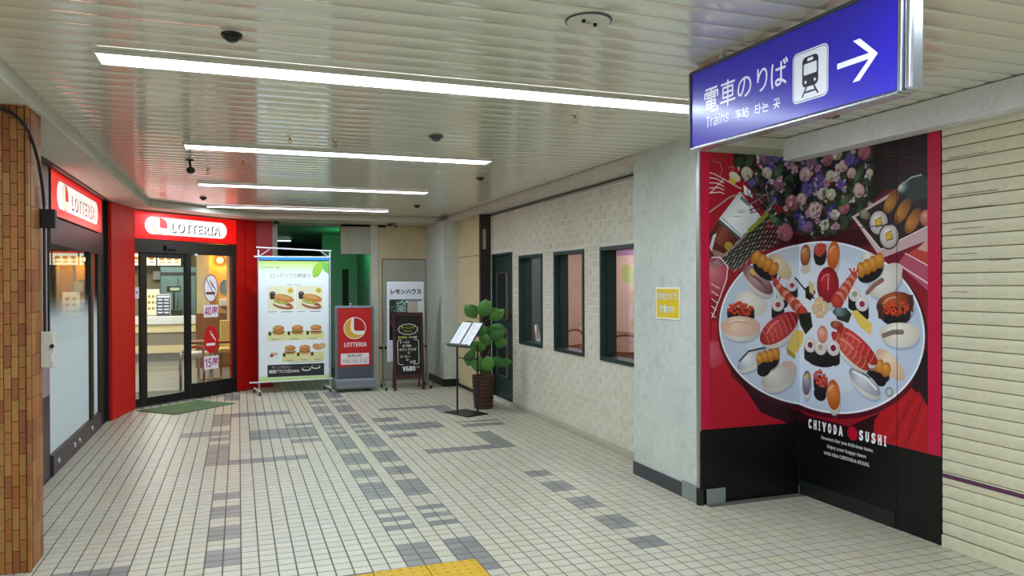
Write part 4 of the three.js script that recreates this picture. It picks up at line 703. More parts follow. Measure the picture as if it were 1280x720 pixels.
// ---------------------------------------------------------------- red standing sign
{
  const t = thing('standing_sign', 'grey wheeled standing sign with a red face and round crescent mark', 'sign', [1.555, 0, -10.95]);
  part(t, 'body', rb(-0.275, 0.275, 0.17, 1.21, -0.07, 0.02, 0.03), std({ color: 0x6c7278, roughness: 0.45 })); part(t, 'foot', prism([[-0.28, -0.16], [0.28, -0.16], [0.28, 0.15], [-0.28, 0.15]], 0.045, 0.18, 0.02), MAT.greyPlastic); part(t, 'front_plate', rb(-0.24, 0.24, 0.185, 0.345, 0.018, 0.026, 0.004), MAT.darkPlastic);
  for (const x of [-0.2, 0.2]) for (const z of [-0.1, 0.1]) caster(t, x, z, 0.022);
  part(t, 'lock_knob', new THREE.SphereGeometry(0.018, 14, 10).translate(-0.055, 1.226, -0.02), MAT.chrome);
  const tx = canvasTex(470, 830, (g, W, Hh) => {
    g.fillStyle = '#c01418'; g.fillRect(0, 0, W, Hh); g.strokeStyle = '#8f1216'; g.lineWidth = 14; g.strokeRect(4, 4, W - 8, Hh - 8);
    crescentLogo(g, W * 0.5, 285, 150, '#b5171b', '#dcaa3c', '#f3ece0', '#f5efe6'); fitText(g, 'LOTTERIA', W * 0.17, 486, W * 0.68, 62, 'bold #px sans-serif', '#f7ecec');
    rrect(g, W * 0.08, 640, W * 0.84, 158, 12); g.fillStyle = '#efe6e6'; g.fill(); jp(g, '客席55席', W * 0.28, 652, 48, 9, '#5c4a50', 1.0); g.fillStyle = '#a98a90'; g.fillRect(W * 0.1, 712, W * 0.8, 3); fitText(g, 'OPEN 7:30~21:00', W * 0.12, 730, W * 0.75, 48, '#px sans-serif', '#6a4a55');
  });
  part(t, 'red_face', face(0.475, 0.835, 0, 0.762, 0.0225), std({ map: tx, roughness: 0.3 }), 'red face with white writing');
}

// ---------------------------------------------------------------- cafe sign on wheels and blackboard before it
{
  const t = thing('wheeled_sign_board', 'white wheeled cafe sign board with a photograph, behind the small blackboard', 'sign', [2.3, 0, -10.98]);
  part(t, 'panel', rb(-0.275, 0.275, 0.38, 1.55, -0.02, 0.02, 0.03, 3), MAT.whitePaint);
  for (const s of [-1, 1]) { part(t, 'post', rod([s * 0.325, 0.1, 0], [s * 0.325, 1.36, 0], 0.012), MAT.steel); part(t, 'pivot', rod([s * 0.27, 1.26, 0], [s * 0.33, 1.26, 0], 0.011), MAT.chrome); part(t, 'foot_bar', rod([s * 0.325, 0.085, -0.2], [s * 0.325, 0.085, 0.2], 0.013), MAT.steel); caster(t, s * 0.325, 0.2); caster(t, s * 0.325, -0.2); }
  part(t, 'tie_bar', rod([-0.325, 0.12, 0], [0.325, 0.12, 0], 0.01), MAT.steel);
  const tx = canvasTex(500, 1080, (g, W, Hh) => {
    g.fillStyle = '#dfe4ec'; g.fillRect(0, 0, W, Hh); let x = 24; for (const c of 'レモンハウス') x = jp(g, c, x, 84, 68, 19, '#2a1f45', 1.12);
    g.fillStyle = '#3c3538'; g.fillRect(14, 225, W - 28, 560); g.fillStyle = '#27332b'; g.fillRect(14, 225, 120, 190);
    g.fillStyle = '#9fbdb0'; g.fillRect(118, 250, 130, 150); g.fillStyle = '#b8b2a6'; g.fillRect(268, 240, 160, 175); g.fillStyle = '#d9dcdc'; g.fillRect(420, 230, 66, 190); g.fillStyle = '#6d7f86'; g.fillRect(180, 228, 300, 24);
    g.fillStyle = '#2c3f2e'; let s2 = 5; const r = () => (s2 = (s2 * 16807) % 2147483647) / 2147483647; for (let i = 0; i < 90; i++) { g.fillStyle = ['#23352a', '#3d5540', '#7d998a', '#1a231e'][i % 4]; g.beginPath(); g.ellipse(20 + r() * 220, 235 + r() * 180, 4 + r() * 9, 3 + r() * 7, r() * 3, 0, 7); g.fill(); }
    g.fillStyle = '#e8eef0'; g.beginPath(); g.arc(262, 258, 14, 0, 7); g.fill(); g.fillStyle = '#3b2a2e'; g.fillRect(14, 410, W - 28, 380); g.fillStyle = '#4d3238'; for (let i = 0; i < 6; i++) g.fillRect(30 + i * 76, 430, 52, 160); g.fillStyle = '#74656a'; g.fillRect(100, 462, 130, 8); g.fillStyle = '#241a1d'; g.fillRect(14, 600, W - 28, 190);
    g.fillStyle = '#dfe4ec'; g.fillRect(0, 790, W, 290);
  });
  part(t, 'print', face(0.52, 1.13, 0, 0.965, 0.0205), std({ map: tx, roughness: 0.3 }));
}
{
  const t = thing('menu_blackboard', 'small brown framed blackboard with chalk breakfast menu on legs', 'blackboard', [2.29, 0, -10.72]);
  const wood = std({ color: 0x4a1f1d, map: grainC, roughness: 0.45 });
  t.rotation.y = 0.02;
  const lean = (g, y0 = 0) => g.rotateX(-0.09).translate(0, 0, 0.02);
  for (const s of [-1, 1]) { part(t, 'leg', lean(rb(s * 0.205 - 0.018, s * 0.205 + 0.018, 0, 1.1, -0.012, 0.012, 0.005)), wood); part(t, 'rear_leg', rod([s * 0.19, 0.012, -0.18], [s * 0.19, 1.05, -0.08], 0.012), wood); }
  part(t, 'rail', lean(rb(-0.2, 0.2, 1.06, 1.1, -0.012, 0.012, 0.005)), wood); part(t, 'rail', lean(rb(-0.2, 0.2, 0.17, 0.22, -0.012, 0.012, 0.005)), wood);
  part(t, 'board', lean(rb(-0.19, 0.19, 0.22, 1.06, -0.008, 0.004, 0.002)), MAT.black);
  const tx = canvasTex(380, 840, (g, W, Hh) => {
    g.fillStyle = '#14100f'; g.fillRect(0, 0, W, Hh); const y0 = (v) => v;
    g.strokeStyle = '#f2efe6'; g.lineWidth = 8; g.lineJoin = 'round'; g.beginPath(); for (let i = 0; i < 11; i++) { const a = i / 11 * 6.283, b = (i + 1) / 11 * 6.283, m = (a + b) / 2, P = (q, k) => [190 + Math.cos(q) * 130 * k, 190 + Math.sin(q) * 70 * k]; if (!i) g.moveTo(...P(a, 1)); g.quadraticCurveTo(...P(m, 1.28), ...P(b, 1)); } g.closePath(); g.fillStyle = '#211d10'; g.fill(); g.stroke();
    let x = 86; for (const c of 'モーニング') x = jp(g, c, x, 145, 38, 12, '#d9cf57', 1.08); jp(g, 'セット', 132, 196, 38, 12, '#d9cf57', 1.05);
    fitText(g, 'OPEN', 40, 288, 130, 34, 'bold #px sans-serif', '#d9cf57'); fitText(g, '~11:00', 180, 290, 140, 30, 'bold #px sans-serif', '#f0ede4');
    rrect(g, 34, 340, 306, 350, 36); g.strokeStyle = '#ece8de'; g.lineWidth = 8; g.stroke(); g.fillStyle = '#14100f'; g.fillRect(90, 332, 180, 18); g.fillRect(110, 680, 150, 18);
    jp(g, 'トースト', 60, 352, 42, 12, '#f2efe8', 0.94); jp(g, 'ゆで卵', 104, 406, 42, 11, '#f2efe8', 1.0); jp(g, 'ポテトサラダ', 54, 460, 42, 11, '#f2efe8', 1.0);
    g.strokeStyle = '#d9cf57'; g.lineWidth = 7; g.beginPath(); g.moveTo(170, 526); g.lineTo(214, 526); g.moveTo(192, 506); g.lineTo(192, 548); g.stroke();
    jp(g, 'コーヒー', 56, 556, 42, 12, '#f2efe8', 0.96); fitText(g, 'or', 150, 612, 46, 26, '#px sans-serif', '#f2efe8'); jp(g, '紅茶', 206, 636, 44, 10, '#f2efe8', 1.0);
    fitText(g, '¥680', 96, 716, 190, 70, 'bold #px sans-serif', '#ffffff');
    g.fillStyle = '#b7ad4c'; g.fillRect(300, 722, 44, 10); g.fillRect(306, 740, 36, 8);
  });
  part(t, 'chalk_writing', face(0.38, 0.84, 0, 0.64, 0.0046).rotateX(-0.09).translate(0, 0, 0.02), std({ map: tx, roughness: 0.7 }));
}

// ---------------------------------------------------------------- menu stand
{
  const t = thing('menu_stand', 'dark metal lectern stand holding two white menu pages', 'stand', [2.495, 0, -8.52], -68.7 * Math.PI / 180);
  part(t, 'base_plate', rb(-0.22, 0.22, 0, 0.014, -0.155, 0.155, 0.005), MAT.blackMetal);
  for (const x of [-0.2, 0.19]) part(t, 'pole', cyl(0.0115, 0.0115, 0.8, x, 0.41, -0.02, 14), MAT.blackMetal);
  part(t, 'tie_rod', rod([-0.2, 0.64, -0.02], [0.19, 0.64, -0.02], 0.006), MAT.blackMetal);
  const tilt = (g) => g.rotateX(-0.62 + T90 * 0).translate(0, 0.92, -0.0);
  const desk = (x0, x1, y0, y1, z0, z1) => rb(x0, x1, y0, y1, z0, z1, 0.003).rotateX(-0.66).translate(0, 0.93, 0.0);
  part(t, 'desk', desk(-0.205, 0.205, -0.17, 0.17, -0.012, 0.0), MAT.blackMetal); part(t, 'lip', desk(-0.205, 0.205, -0.185, -0.165, -0.012, 0.045), MAT.darkPlastic); part(t, 'page_bar', desk(-0.012, 0.012, -0.16, 0.165, 0.0, 0.006), MAT.darkPlastic);
  const pg = canvasTex(180, 320, (g, W, Hh) => { g.fillStyle = '#eef2f4'; g.fillRect(0, 0, W, Hh); g.fillStyle = '#9aa4aa'; for (let j = 0; j < 12; j++) g.fillRect(24, 36 + j * 22, 60 + ((j * 53) % 70), 4); });
  for (const s of [-1, 1]) part(t, 'menu_page', face(0.175, 0.315, s * 0.104, 0.002, 0.003).rotateX(-0.66).translate(0, 0.93, 0.0), std({ map: pg, roughness: 0.4 }), 'white printed page');
}

// ---------------------------------------------------------------- potted plant
{
  const t = thing('potted_plant', 'leafy green plant in a brown wicker basket beside the green door', 'plant', [2.8, 0, -8.82]);
  const wick = std({ color: 0x4a3527, roughness: 0.85 }), wick2 = std({ color: 0x5a4130, roughness: 0.85 });
  part(t, 'basket', new THREE.LatheGeometry([[0, 0.004], [0.098, 0.004], [0.104, 0.03], [0.132, 0.4], [0.122, 0.4], [0.112, 0.34], [0, 0.34]].map((p) => new THREE.Vector2(...p)), 30), wick);
  for (let k = 0; k < 17; k++) { const y = 0.02 + k * 0.0235, r = 0.106 + 0.028 * (y / 0.4), pts = []; for (let i = 0; i <= 44; i++) { const a = i / 44 * Math.PI * 2; pts.push([Math.cos(a) * (r + 0.004 * Math.sin(a * 11 + k * Math.PI)), y, Math.sin(a) * (r + 0.004 * Math.sin(a * 11 + k * Math.PI))]); } part(t, 'wicker_band', tube(pts, 0.0085, 88, 5), k % 2 ? wick : wick2); }
  part(t, 'soil', cyl(0.115, 0.115, 0.01, 0, 0.345, 0), std({ color: 0x2a2019, roughness: 1 }));
  const bark = std({ color: 0x5a4a34, roughness: 0.8 });
  part(t, 'stem', tube([[0, 0.34, 0], [-0.02, 0.6, 0.01], [-0.035, 0.85, 0], [-0.01, 1.15, 0.01]], 0.012, 30), bark); part(t, 'stem', tube([[0.02, 0.34, 0], [0.03, 0.55, 0.0], [0.08, 0.72, 0.02]], 0.009, 20), bark);
  const lv = [0x4f8a3f, 0x5c9a48, 0x68a84c, 0x477f3b].map((c) => phys({ color: c, roughness: 0.45, transmission: 0.25, thickness: 0, side: THREE.DoubleSide }));
  const leafG = (() => { const P = [], I = [], U = []; const n = 12, m = 6; for (let i = 0; i <= n; i++) { const v = i / n, w = 0.98 * Math.pow(v, 0.5) * Math.pow(Math.max(0, 1 - v), 0.75); for (let j = 0; j <= m; j++) { const u = j / m * 2 - 1; P.push(u * w, v - 0.12 * (1 - Math.abs(u)) * 0 - (v < 0.15 ? Math.abs(u) * 0.10 * (1 - v / 0.15) : 0), -0.10 * u * u + 0.12 * Math.sin(v * 2.6) - 0.18 * v * v); U.push(j / m, v); } } for (let i = 0; i < n; i++) for (let j = 0; j < m; j++) { const a = i * (m + 1) + j; I.push(a, a + 1, a + m + 2, a, a + m + 2, a + m + 1); } const g = new THREE.BufferGeometry(); g.setAttribute('position', new THREE.Float32BufferAttribute(P, 3)); g.setAttribute('uv', new THREE.Float32BufferAttribute(U, 2)); g.setIndex(I); g.computeVertexNormals(); return g; })();
  // dx along the picture-facing side, y height, dz towards the entrance side, size, spin, tilt
  const leaves = [[-0.1, 1.10, 0.06, 0.2, 0.5, 0.6], [0.0, 1.12, 0.1, 0.22, -0.2, 0.5], [0.1, 1.08, 0.06, 0.2, -0.9, 0.6], [-0.02, 1.02, 0.14, 0.2, 2.8, 0.3], [0.12, 1.0, 0.1, 0.19, -2.2, 0.4], [-0.12, 1.0, 0.02, 0.18, 1.6, 0.5], [0.04, 1.2, 0.0, 0.12, -0.5, 0.2], [0.09, 0.86, 0.1, 0.18, -1.2, 0.4], [0.16, 0.82, 0.08, 0.17, -1.9, 0.3], [0.02, 0.9, 0.12, 0.18, 2.9, 0.4], [-0.04, 0.8, 0.1, 0.17, 2.4, 0.5], [-0.1, 0.68, 0.08, 0.16, 2.2, 0.3], [-0.16, 0.64, 0.06, 0.15, 2.7, 0.2], [-0.05, 0.62, 0.12, 0.2, 3.0, 0.3], [0.05, 0.62, 0.14, 0.21, -2.9, 0.3], [0.12, 0.6, 0.08, 0.17, -2.1, 0.3], [0.2, 0.56, 0.06, 0.15, -1.6, 0.5], [0.02, 0.72, 0.05, 0.16, 1.2, 0.5], [0.08, 1.16, 0.04, 0.16, -1.5, 0.5], [-0.06, 1.16, 0.02, 0.17, 1.0, 0.5], [0.0, 0.98, 0.1, 0.17, -2.7, 0.3], [0.08, 0.95, 0.04, 0.15, -1.4, 0.3]];
  leaves.forEach(([dx, y, dz, s, spin, tl], i) => {
    const a = 0.35, x = dx * Math.cos(a) - dz * 0.3, z = dz * 0.9 + dx * 0.33;
    const l = part(t, 'leaf', leafG, lv[i % 4]); l.position.set(x, y, z); l.rotation.order = 'YXZ'; l.rotation.set(tl, -0.35 + (i % 3 - 1) * 0.4, spin); l.scale.set(s, s, s);
    const hy = Math.max(0.42, y - 0.08); part(t, 'leaf_stalk', tube([[-0.02, hy - 0.03, 0], [x * 0.5 - 0.01, y - 0.01, z * 0.5], [x, y, z]], 0.003, 10, 5), lv[3]);
  });
}

// ---------------------------------------------------------------- yellow tactile blocks
{
  const ym = std({ color: 0xd8ac12, map: speck, roughness: 0.6, bumpMap: grainB, bumpScale: 0.001 }), S = 0.279;
  for (let k = 0; k < 3; k++) for (let j = 0; j < 2; j++) {
    const x = 1.208 - (k + 0.5) * S, z = -3.962 + (j + 0.5) * S + (k === 2 ? -0.0 : 0);
    const where = ['at the free end of the', 'between two others of the', 'third along in the'][k] + (j ? ' second row' : ' row beside grey tiles');
    const t = thing('tactile_block', 'yellow tactile paving block ' + where, 'paving', [x, -0.004, z], 0, 'yellow tactile paving blocks');
    part(t, 'slab', rb(-S / 2 + 0.002, S / 2 - 0.002, 0, k === 2 ? 0.009 : 0.014, -S / 2 + 0.002, S / 2 - 0.002, 0.003), ym);
    const dot = new THREE.CylinderGeometry(0.008, 0.012, 0.005, 12);
    for (let a = 0; a < 5; a++) for (let b = 0; b < 5; b++) { const d = part(t, 'stud', dot, ym); d.position.set((a - 2) * S / 5, (k === 2 ? 0.009 : 0.014) + 0.0015, (b - 2) * S / 5); }
  }
}

// ---------------------------------------------------------------- small fittings under the ceiling
function sprinkler(x, z, label) {
  const t = thing('sprinkler_head', label, 'sprinkler', [x, H, z]);
  part(t, 'rose', cyl(0.022, 0.02, 0.006, 0, -0.003, 0), MAT.chrome); part(t, 'body', cyl(0.008, 0.008, 0.02, 0, -0.014, 0, 12), MAT.brass);
  part(t, 'frame_arm', merge([rod([-0.008, -0.022, 0], [-0.012, -0.036, 0], 0.002), rod([0.008, -0.022, 0], [0.012, -0.036, 0], 0.002), rod([-0.012, -0.036, 0], [0, -0.046, 0], 0.002), rod([0.012, -0.036, 0], [0, -0.046, 0], 0.002)]), MAT.brass); part(t, 'deflector', cyl(0.016, 0.016, 0.002, 0, -0.048, 0), MAT.brass);
}
sprinkler(0.34, -5.47, 'brass sprinkler head before the second strip light, over the corridor middle'); sprinkler(1.92, -4.2, 'sprinkler head behind the long strip light near the blue sign'); sprinkler(0.04, -6.56, 'sprinkler head just beyond the second strip light'); sprinkler(-0.25, -7.19, 'sprinkler head between second and third strip lights, near the shop'); sprinkler(0.65, -5.49, 'smaller sprinkler head beside the brass one');
function dome(x, z, r, label, mat) {
  const t = thing('ceiling_sensor', label, 'sensor', [x, H, z]);
  part(t, 'mount', cyl(r, r * 0.95, 0.012, 0, -0.006, 0, 24), mat); part(t, 'cover', new THREE.SphereGeometry(r * 0.72, 20, 10, 0, Math.PI * 2, Math.PI / 2, Math.PI / 2).scale(1, 0.75, 1).translate(0, -0.011, 0), mat);
}
dome(-0.02, -3.32, 0.042, 'black dome sensor on the ceiling before the long strip light', MAT.black); dome(2.19, -6.97, 0.04, 'dark dome sensor on the ceiling over the brick wall side', MAT.black); dome(-0.38, -9.55, 0.04, 'dark dome sensor above the entrance sign', MAT.black); dome(2.18, -9.68, 0.04, 'dark dome sensor above the green door side', MAT.black); dome(1.29, -5.12, 0.05, 'grey round smoke detector before the second strip light', MAT.darkPlastic);
{
  const t = thing('ceiling_camera', 'small dark camera on a bent arm under the ceiling', 'camera', [-0.37, H, -6.74]);
  part(t, 'arm', rod([0, 0, 0], [0.01, -0.07, 0.04], 0.009), MAT.darkFrame); part(t, 'head', new THREE.SphereGeometry(0.035, 16, 10).scale(1, 0.8, 1.2).translate(0.01, -0.09, 0.05), MAT.black); part(t, 'plate', cyl(0.03, 0.03, 0.006, 0, -0.003, 0), MAT.darkFrame);
}
{
  const t = thing('ceiling_speaker', 'round white flush plate in the ceiling near the blue sign', 'speaker', [1.29, H, -2.69]);
  part(t, 'plate', cyl(0.088, 0.084, 0.008, 0, -0.004, 0, 40), MAT.softWhite); part(t, 'rim', new THREE.TorusGeometry(0.088, 0.0035, 8, 40).rotateX(T90).translate(0, -0.003, 0), MAT.darkPlastic); part(t, 'nozzle', cyl(0.01, 0.01, 0.012, 0, -0.012, 0), MAT.chrome); part(t, 'nozzle', cyl(0.008, 0.008, 0.012, -0.03, -0.012, 0.02), MAT.darkFrame); part(t, 'nozzle', cyl(0.008, 0.008, 0.012, 0.03, -0.012, -0.004), MAT.darkFrame);
}
{
  const t = thing('ceiling_plate', 'grey round cover plate in the ceiling beside the pale beam', 'plate', [3.45, H, -3.75]);
  part(t, 'disc', cyl(0.05, 0.048, 0.006, 0, -0.003, 0, 30), MAT.darkPlastic); part(t, 'screw', cyl(0.006, 0.006, 0.004, 0, -0.008, 0, 10), MAT.steel);
}
{
  const t = thing('exit_camera', 'black cylinder camera pair under the soffit of the back wall', 'camera', [2.2, 2.452, -11.6]);
  part(t, 'plate', rb(-0.05, 0.05, -0.006, 0, -0.03, 0.03, 0.003), MAT.darkFrame); part(t, 'body', rod([-0.05, -0.03, 0.0], [0.03, -0.03, 0.0], 0.016), MAT.black); part(t, 'bracket', rod([0.05, 0, 0], [0.09, -0.07, 0.02], 0.01), MAT.black);
}
{
  const t = thing('exit_camera', 'black camera stub under the soffit beside the red wall', 'camera', [0.52, 2.452, -11.7]);
  part(t, 'plate', rb(-0.04, 0.04, -0.006, 0, -0.03, 0.03, 0.003), MAT.darkFrame); part(t, 'body', rod([-0.03, -0.028, 0.0], [0.05, -0.022, 0.0], 0.016), MAT.black);
}

// ---------------------------------------------------------------- sushi poster across the two walls of the recess
{
  const K = 800, W = 1600, HH = 1920;                   // 2.0 m wide when unfolded, 2.4 m tall
  const tx = canvasTex(W, HH, (g) => {
    let s0 = 11; const R = () => (s0 = (s0 * 16807) % 2147483647) / 2147483647;
    const X = (a) => a * K, Y = (b) => (2.4 - b) * K;
    const poly = (pts, c) => { g.fillStyle = c; g.beginPath(); pts.forEach(([a, b], i) => g[i ? 'lineTo' : 'moveTo'](X(a), Y(b))); g.closePath(); g.fill(); };
    const el = (a, b, ra, rb2, rot, c) => { g.fillStyle = c; g.beginPath(); g.ellipse(X(a), Y(b), ra * K, rb2 * K, rot, 0, 7); g.fill(); };
    const line = (pts, w, c) => { g.strokeStyle = c; g.lineWidth = w * K; g.lineCap = 'round'; g.lineJoin = 'round'; g.beginPath(); pts.forEach(([a, b], i) => g[i ? 'lineTo' : 'moveTo'](X(a), Y(b))); g.stroke(); };
    const sheenEl = (a, b, ra, rb2, rot, c0, c1) => { g.save(); g.translate(X(a), Y(b)); g.rotate(rot); const q = g.createRadialGradient(-ra * K * 0.3, -rb2 * K * 0.4, 1, 0, 0, Math.max(ra, rb2) * K); q.addColorStop(0, c0); q.addColorStop(1, c1); g.fillStyle = q; g.beginPath(); g.ellipse(0, 0, ra * K, rb2 * K, 0, 0, 7); g.fill(); g.restore(); };
    // ground colours
    g.fillStyle = '#b0122f'; g.fillRect(0, 0, W, HH);
    const bg = g.createLinearGradient(0, 0, W, HH * 0.8); bg.addColorStop(0, '#a81626'); bg.addColorStop(0.25, '#981424'); bg.addColorStop(0.5, '#5a121c'); bg.addColorStop(0.75, '#8e1426'); bg.addColorStop(1, '#b81828'); g.fillStyle = bg; g.fillRect(X(0.082), 0, X(1.912) - X(0.082), HH);
    poly([[1.35, 2.4], [1.912, 2.4], [1.912, 2.05], [1.6, 2.08], [1.4, 1.95], [1.3, 1.85]], '#1d1417'); for (let i = 0; i < 7; i++) line([[1.55 + i * 0.05, 2.32 - i * 0.03], [1.91, 2.26 - i * 0.035]], 0.006, i % 2 ? '#5a141f' : '#3a1219');
    poly([[0.5, 1.9], [0.9, 1.84], [1.4, 1.86], [1.5, 1.75], [1.2, 1.72], [0.8, 1.78], [0.45, 1.72]], '#3c0d16');
    poly([[0.10, 1.25], [0.18, 1.25], [0.26, 0.86], [0.5, 0.66], [0.9, 0.55], [0.9, 0.5], [0.08, 0.5]], '#b3172a');
    poly([[0.3, 0.86], [0.5, 0.7], [0.9, 0.57], [1.3, 0.56], [1.66, 0.74], [1.9, 1.0], [1.9, 0.92], [1.6, 0.6], [1.5, 0.5], [0.75, 0.5], [0.5, 0.6]], '#2b0d14');
    poly([[1.5, 0.5], [1.52, 0.64], [1.75, 0.92], [1.912, 0.78], [1.912, 0.5]], '#b4161f'); for (let i = 0; i < 5; i++) line([[1.6 + i * 0.05, 0.52], [1.75 + i * 0.04, 0.8]], 0.01, i % 2 ? '#8a1119' : '#c71e26');
    poly([[1.80, 0.93], [1.912, 1.12], [1.912, 0.78]], '#241015');
    // flowers
    const inFl = (a, b) => (a > 0.30 && a < 1.5 && b > 1.82 + Math.abs(a - 1.0) * 0.24 + (a < 0.65 ? (0.65 - a) * 0.9 : 0) - (a > 1.3 ? 0 : 0));
    for (let i = 0; i < 900; i++) { const a = 0.28 + R() * 1.26, b = 1.8 + R() * 0.6; if (!inFl(a, b)) continue; el(a, b, 0.02 + R() * 0.03, 0.012 + R() * 0.02, R() * 3, ['#1c2a1c', '#2d3d28', '#141a18', '#3a4a34', '#262033'][i % 5]); }
    const petals = (a, b, r, n, c0, c1, core) => { for (let k = 0; k < n; k++) { const q = k / n * 6.28 + R(); sheenEl(a + Math.cos(q) * r * 0.55, b + Math.sin(q) * r * 0.55, r * 0.55, r * 0.38, -q, c0, c1); } sheenEl(a, b, r * 0.4, r * 0.38, 0, core, c1); };
    for (let i = 0; i < 90; i++) { const a = 0.3 + R() * 1.22, b = 1.84 + R() * 0.56; if (!inFl(a, b)) continue; const t = i % 6; petals(a, b, 0.014 + R() * 0.026, 4 + i % 2, ['#e8dfe6', '#d9c2cf', '#7a5fb0', '#c9a3b8', '#e9dfc2', '#55408a'][t], ['#a497a8', '#a98395', '#46336f', '#8a6178', '#a79a72', '#2e2358'][t], ['#e6cf66', '#c98aa0', '#3c2b66', '#b8607c', '#d9b440', '#8f7ac4'][t]); }
    const rose = (a, b, r, c0, c1, c2) => { sheenEl(a, b, r, r * 0.9, 0.3, c0, c1); for (let k = 0; k < 9; k++) { const q = k * 0.75, d = r * (0.72 - k * 0.06); sheenEl(a + Math.cos(q) * d * 0.6, b + Math.sin(q) * d * 0.6, d * 0.55, d * 0.42, -q + 1.5, c0, c1); } sheenEl(a + r * 0.05, b, r * 0.2, r * 0.16, 0.4, c0, c2); g.globalAlpha = 0.35; el(a + (R() - 0.5) * r, b - r * 0.5, r * 0.5, r * 0.2, R() * 3, '#2a1c26'); g.globalAlpha = 1; };
    for (const [a, b, r, k] of [[0.774, 2.077, 0.062, 1], [0.711, 1.867, 0.072, 1], [0.993, 2.011, 0.066, 0], [1.438, 2.339, 0.055, 1], [1.391, 2.098, 0.05, 0], [1.257, 2.278, 0.045, 0], [0.515, 2.374, 0.05, 2], [0.96, 2.342, 0.06, 2], [1.116, 2.342, 0.05, 1], [1.265, 2.004, 0.05, 1], [1.149, 2.102, 0.045, 3], [1.182, 1.963, 0.04, 3], [1.141, 2.227, 0.045, 3], [0.39, 2.27, 0.05, 3], [0.86, 2.1, 0.05, 0], [1.06, 2.12, 0.05, 3], [0.9, 2.27, 0.06, 0], [1.2, 2.37, 0.05, 3], [1.33, 2.22, 0.04, 0], [0.66, 2.2, 0.05, 2], [0.56, 2.28, 0.045, 3], [1.09, 1.9, 0.04, 3], [0.93, 1.9, 0.045, 2], [1.48, 2.2, 0.03, 3]]) rose(a, b, r, ['#f0dcd8', '#d9929c', '#b98aa0', '#ece8dc'][k], ['#b48a8a', '#8f4a58', '#6a4a66', '#a3a088'][k], ['#c4707a', '#7a2434', '#55304c', '#a89a50'][k]);
    for (const [a, b, r] of [[1.03, 2.204, 0.06], [0.921, 2.167, 0.06], [1.314, 2.312, 0.045], [0.606, 2.378, 0.055], [0.86, 1.93, 0.05], [0.43, 2.2, 0.035], [1.24, 2.16, 0.04]]) petals(a, b, r, 6, '#8270b8', '#4a3a7c', '#6a559c');
    for (let i = 0; i < 120; i++) { const a = 0.3 + R() * 1.22, b = 1.84 + R() * 0.56; if (!inFl(a, b)) continue; g.save(); g.globalAlpha = 0.75; el(a, b, 0.006 + R() * 0.02, 0.004 + R() * 0.011, R() * 3, ['#e6dce2', '#c9a9b6', '#2c3a28', '#8d84ad', '#e3d9b8', '#4a5a40'][i % 6]); g.restore(); }
    for (const [a, b, q] of [[1.392, 2.205, -0.9], [1.281, 2.051, -0.4], [0.66, 2.3, -1.0], [0.62, 1.95, 0.4]]) { g.save(); g.translate(X(a), Y(b)); g.rotate(q); sheenEl(0, 2.4, 0.08, 0.026, 0, '#5a7a52', '#24382a'); g.restore(); }
    // bottle, basket, glasses
    const quadG = (p, c0, c1) => { const q = g.createLinearGradient(X(p[0][0]), Y(p[0][1]), X(p[1][0]), Y(p[1][1])); q.addColorStop(0, c0); q.addColorStop(0.35, c1); q.addColorStop(1, c0); g.fillStyle = q; g.beginPath(); p.forEach(([a, b], i) => g[i ? 'lineTo' : 'moveTo'](X(a), Y(b))); g.closePath(); g.fill(); };
    quadG([[0.082, 1.86], [0.25, 1.72], [0.12, 1.6], [0.082, 1.62]], '#3a1414', '#6a2a24'); quadG([[0.16, 1.94], [0.325, 1.82], [0.24, 1.71], [0.082, 1.83]], '#4a1818', '#8a4a3a');
    for (let i = 0; i < 7; i++) line([[0.1 + i * 0.018, 1.74 - i * 0.006], [0.15 + i * 0.02, 1.66 - i * 0.002]], 0.006, '#c9a08a'); quadG([[0.11, 1.83], [0.14, 1.85], [0.10, 1.72], [0.084, 1.75]], '#c9c0cc', '#e9e4ec'); el(0.24, 1.76, 0.035, 0.03, 0.4, '#a88a2c');
    quadG([[0.33, 2.14], [0.515, 1.965], [0.33, 1.81], [0.16, 1.945]], '#cfd3d6', '#eef0f0'); line([[0.16, 1.935], [0.33, 1.815]], 0.02, '#4d565a'); line([[0.185, 1.955], [0.345, 1.83]], 0.006, '#7d868a');
    fitText(g, 'Saito', X(0.305), Y(2.02), 52, 24, 'italic #px serif', '#7d8288'); g.fillStyle = '#9aa0a4'; g.fillRect(X(0.27), Y(1.97), 60, 4); poly([[0.345, 2.115], [0.42, 2.06], [0.4, 2.04], [0.33, 2.09]], '#6f7f78');
    quadG([[0.36, 2.19], [0.42, 2.15], [0.44, 2.1], [0.37, 2.12]], '#d9dadd', '#ffffff'); for (let i = 0; i < 26; i++) line([[0.38 + R() * 0.22, 2.0 + R() * 0.2], [0.4 + R() * 0.2, 1.98 + R() * 0.2]], 0.006, ['#5a1520', '#2a2024', '#8d8a90', '#15191a'][i % 4]);
    poly([[0.13, 1.64], [0.335, 1.8], [0.61, 2.06], [0.635, 2.08], [0.53, 1.86], [0.455, 1.72], [0.3, 1.6]], '#2b2a24'); for (let j = 0; j < 15; j++) for (let i = 0; i < 16; i++) { const u = i / 15, v = j / 14, a = 0.14 + u * 0.46 + v * 0.15 * (1 - u * 0.7), b = 1.64 + u * 0.42 - v * 0.06 - v * u * 0.22; if ((i + j) % 2) line([[a, b], [a + 0.02, b + 0.016]], 0.007, ['#8f8b7d', '#b5b2a6', '#6b675c'][(i * 3 + j) % 3]); }
    line([[0.13, 1.645], [0.335, 1.8], [0.55, 2.0], [0.63, 2.085]], 0.014, '#8a8676'); line([[0.409, 1.873], [0.5, 1.94], [0.56, 1.99]], 0.03, '#8f8f2e');
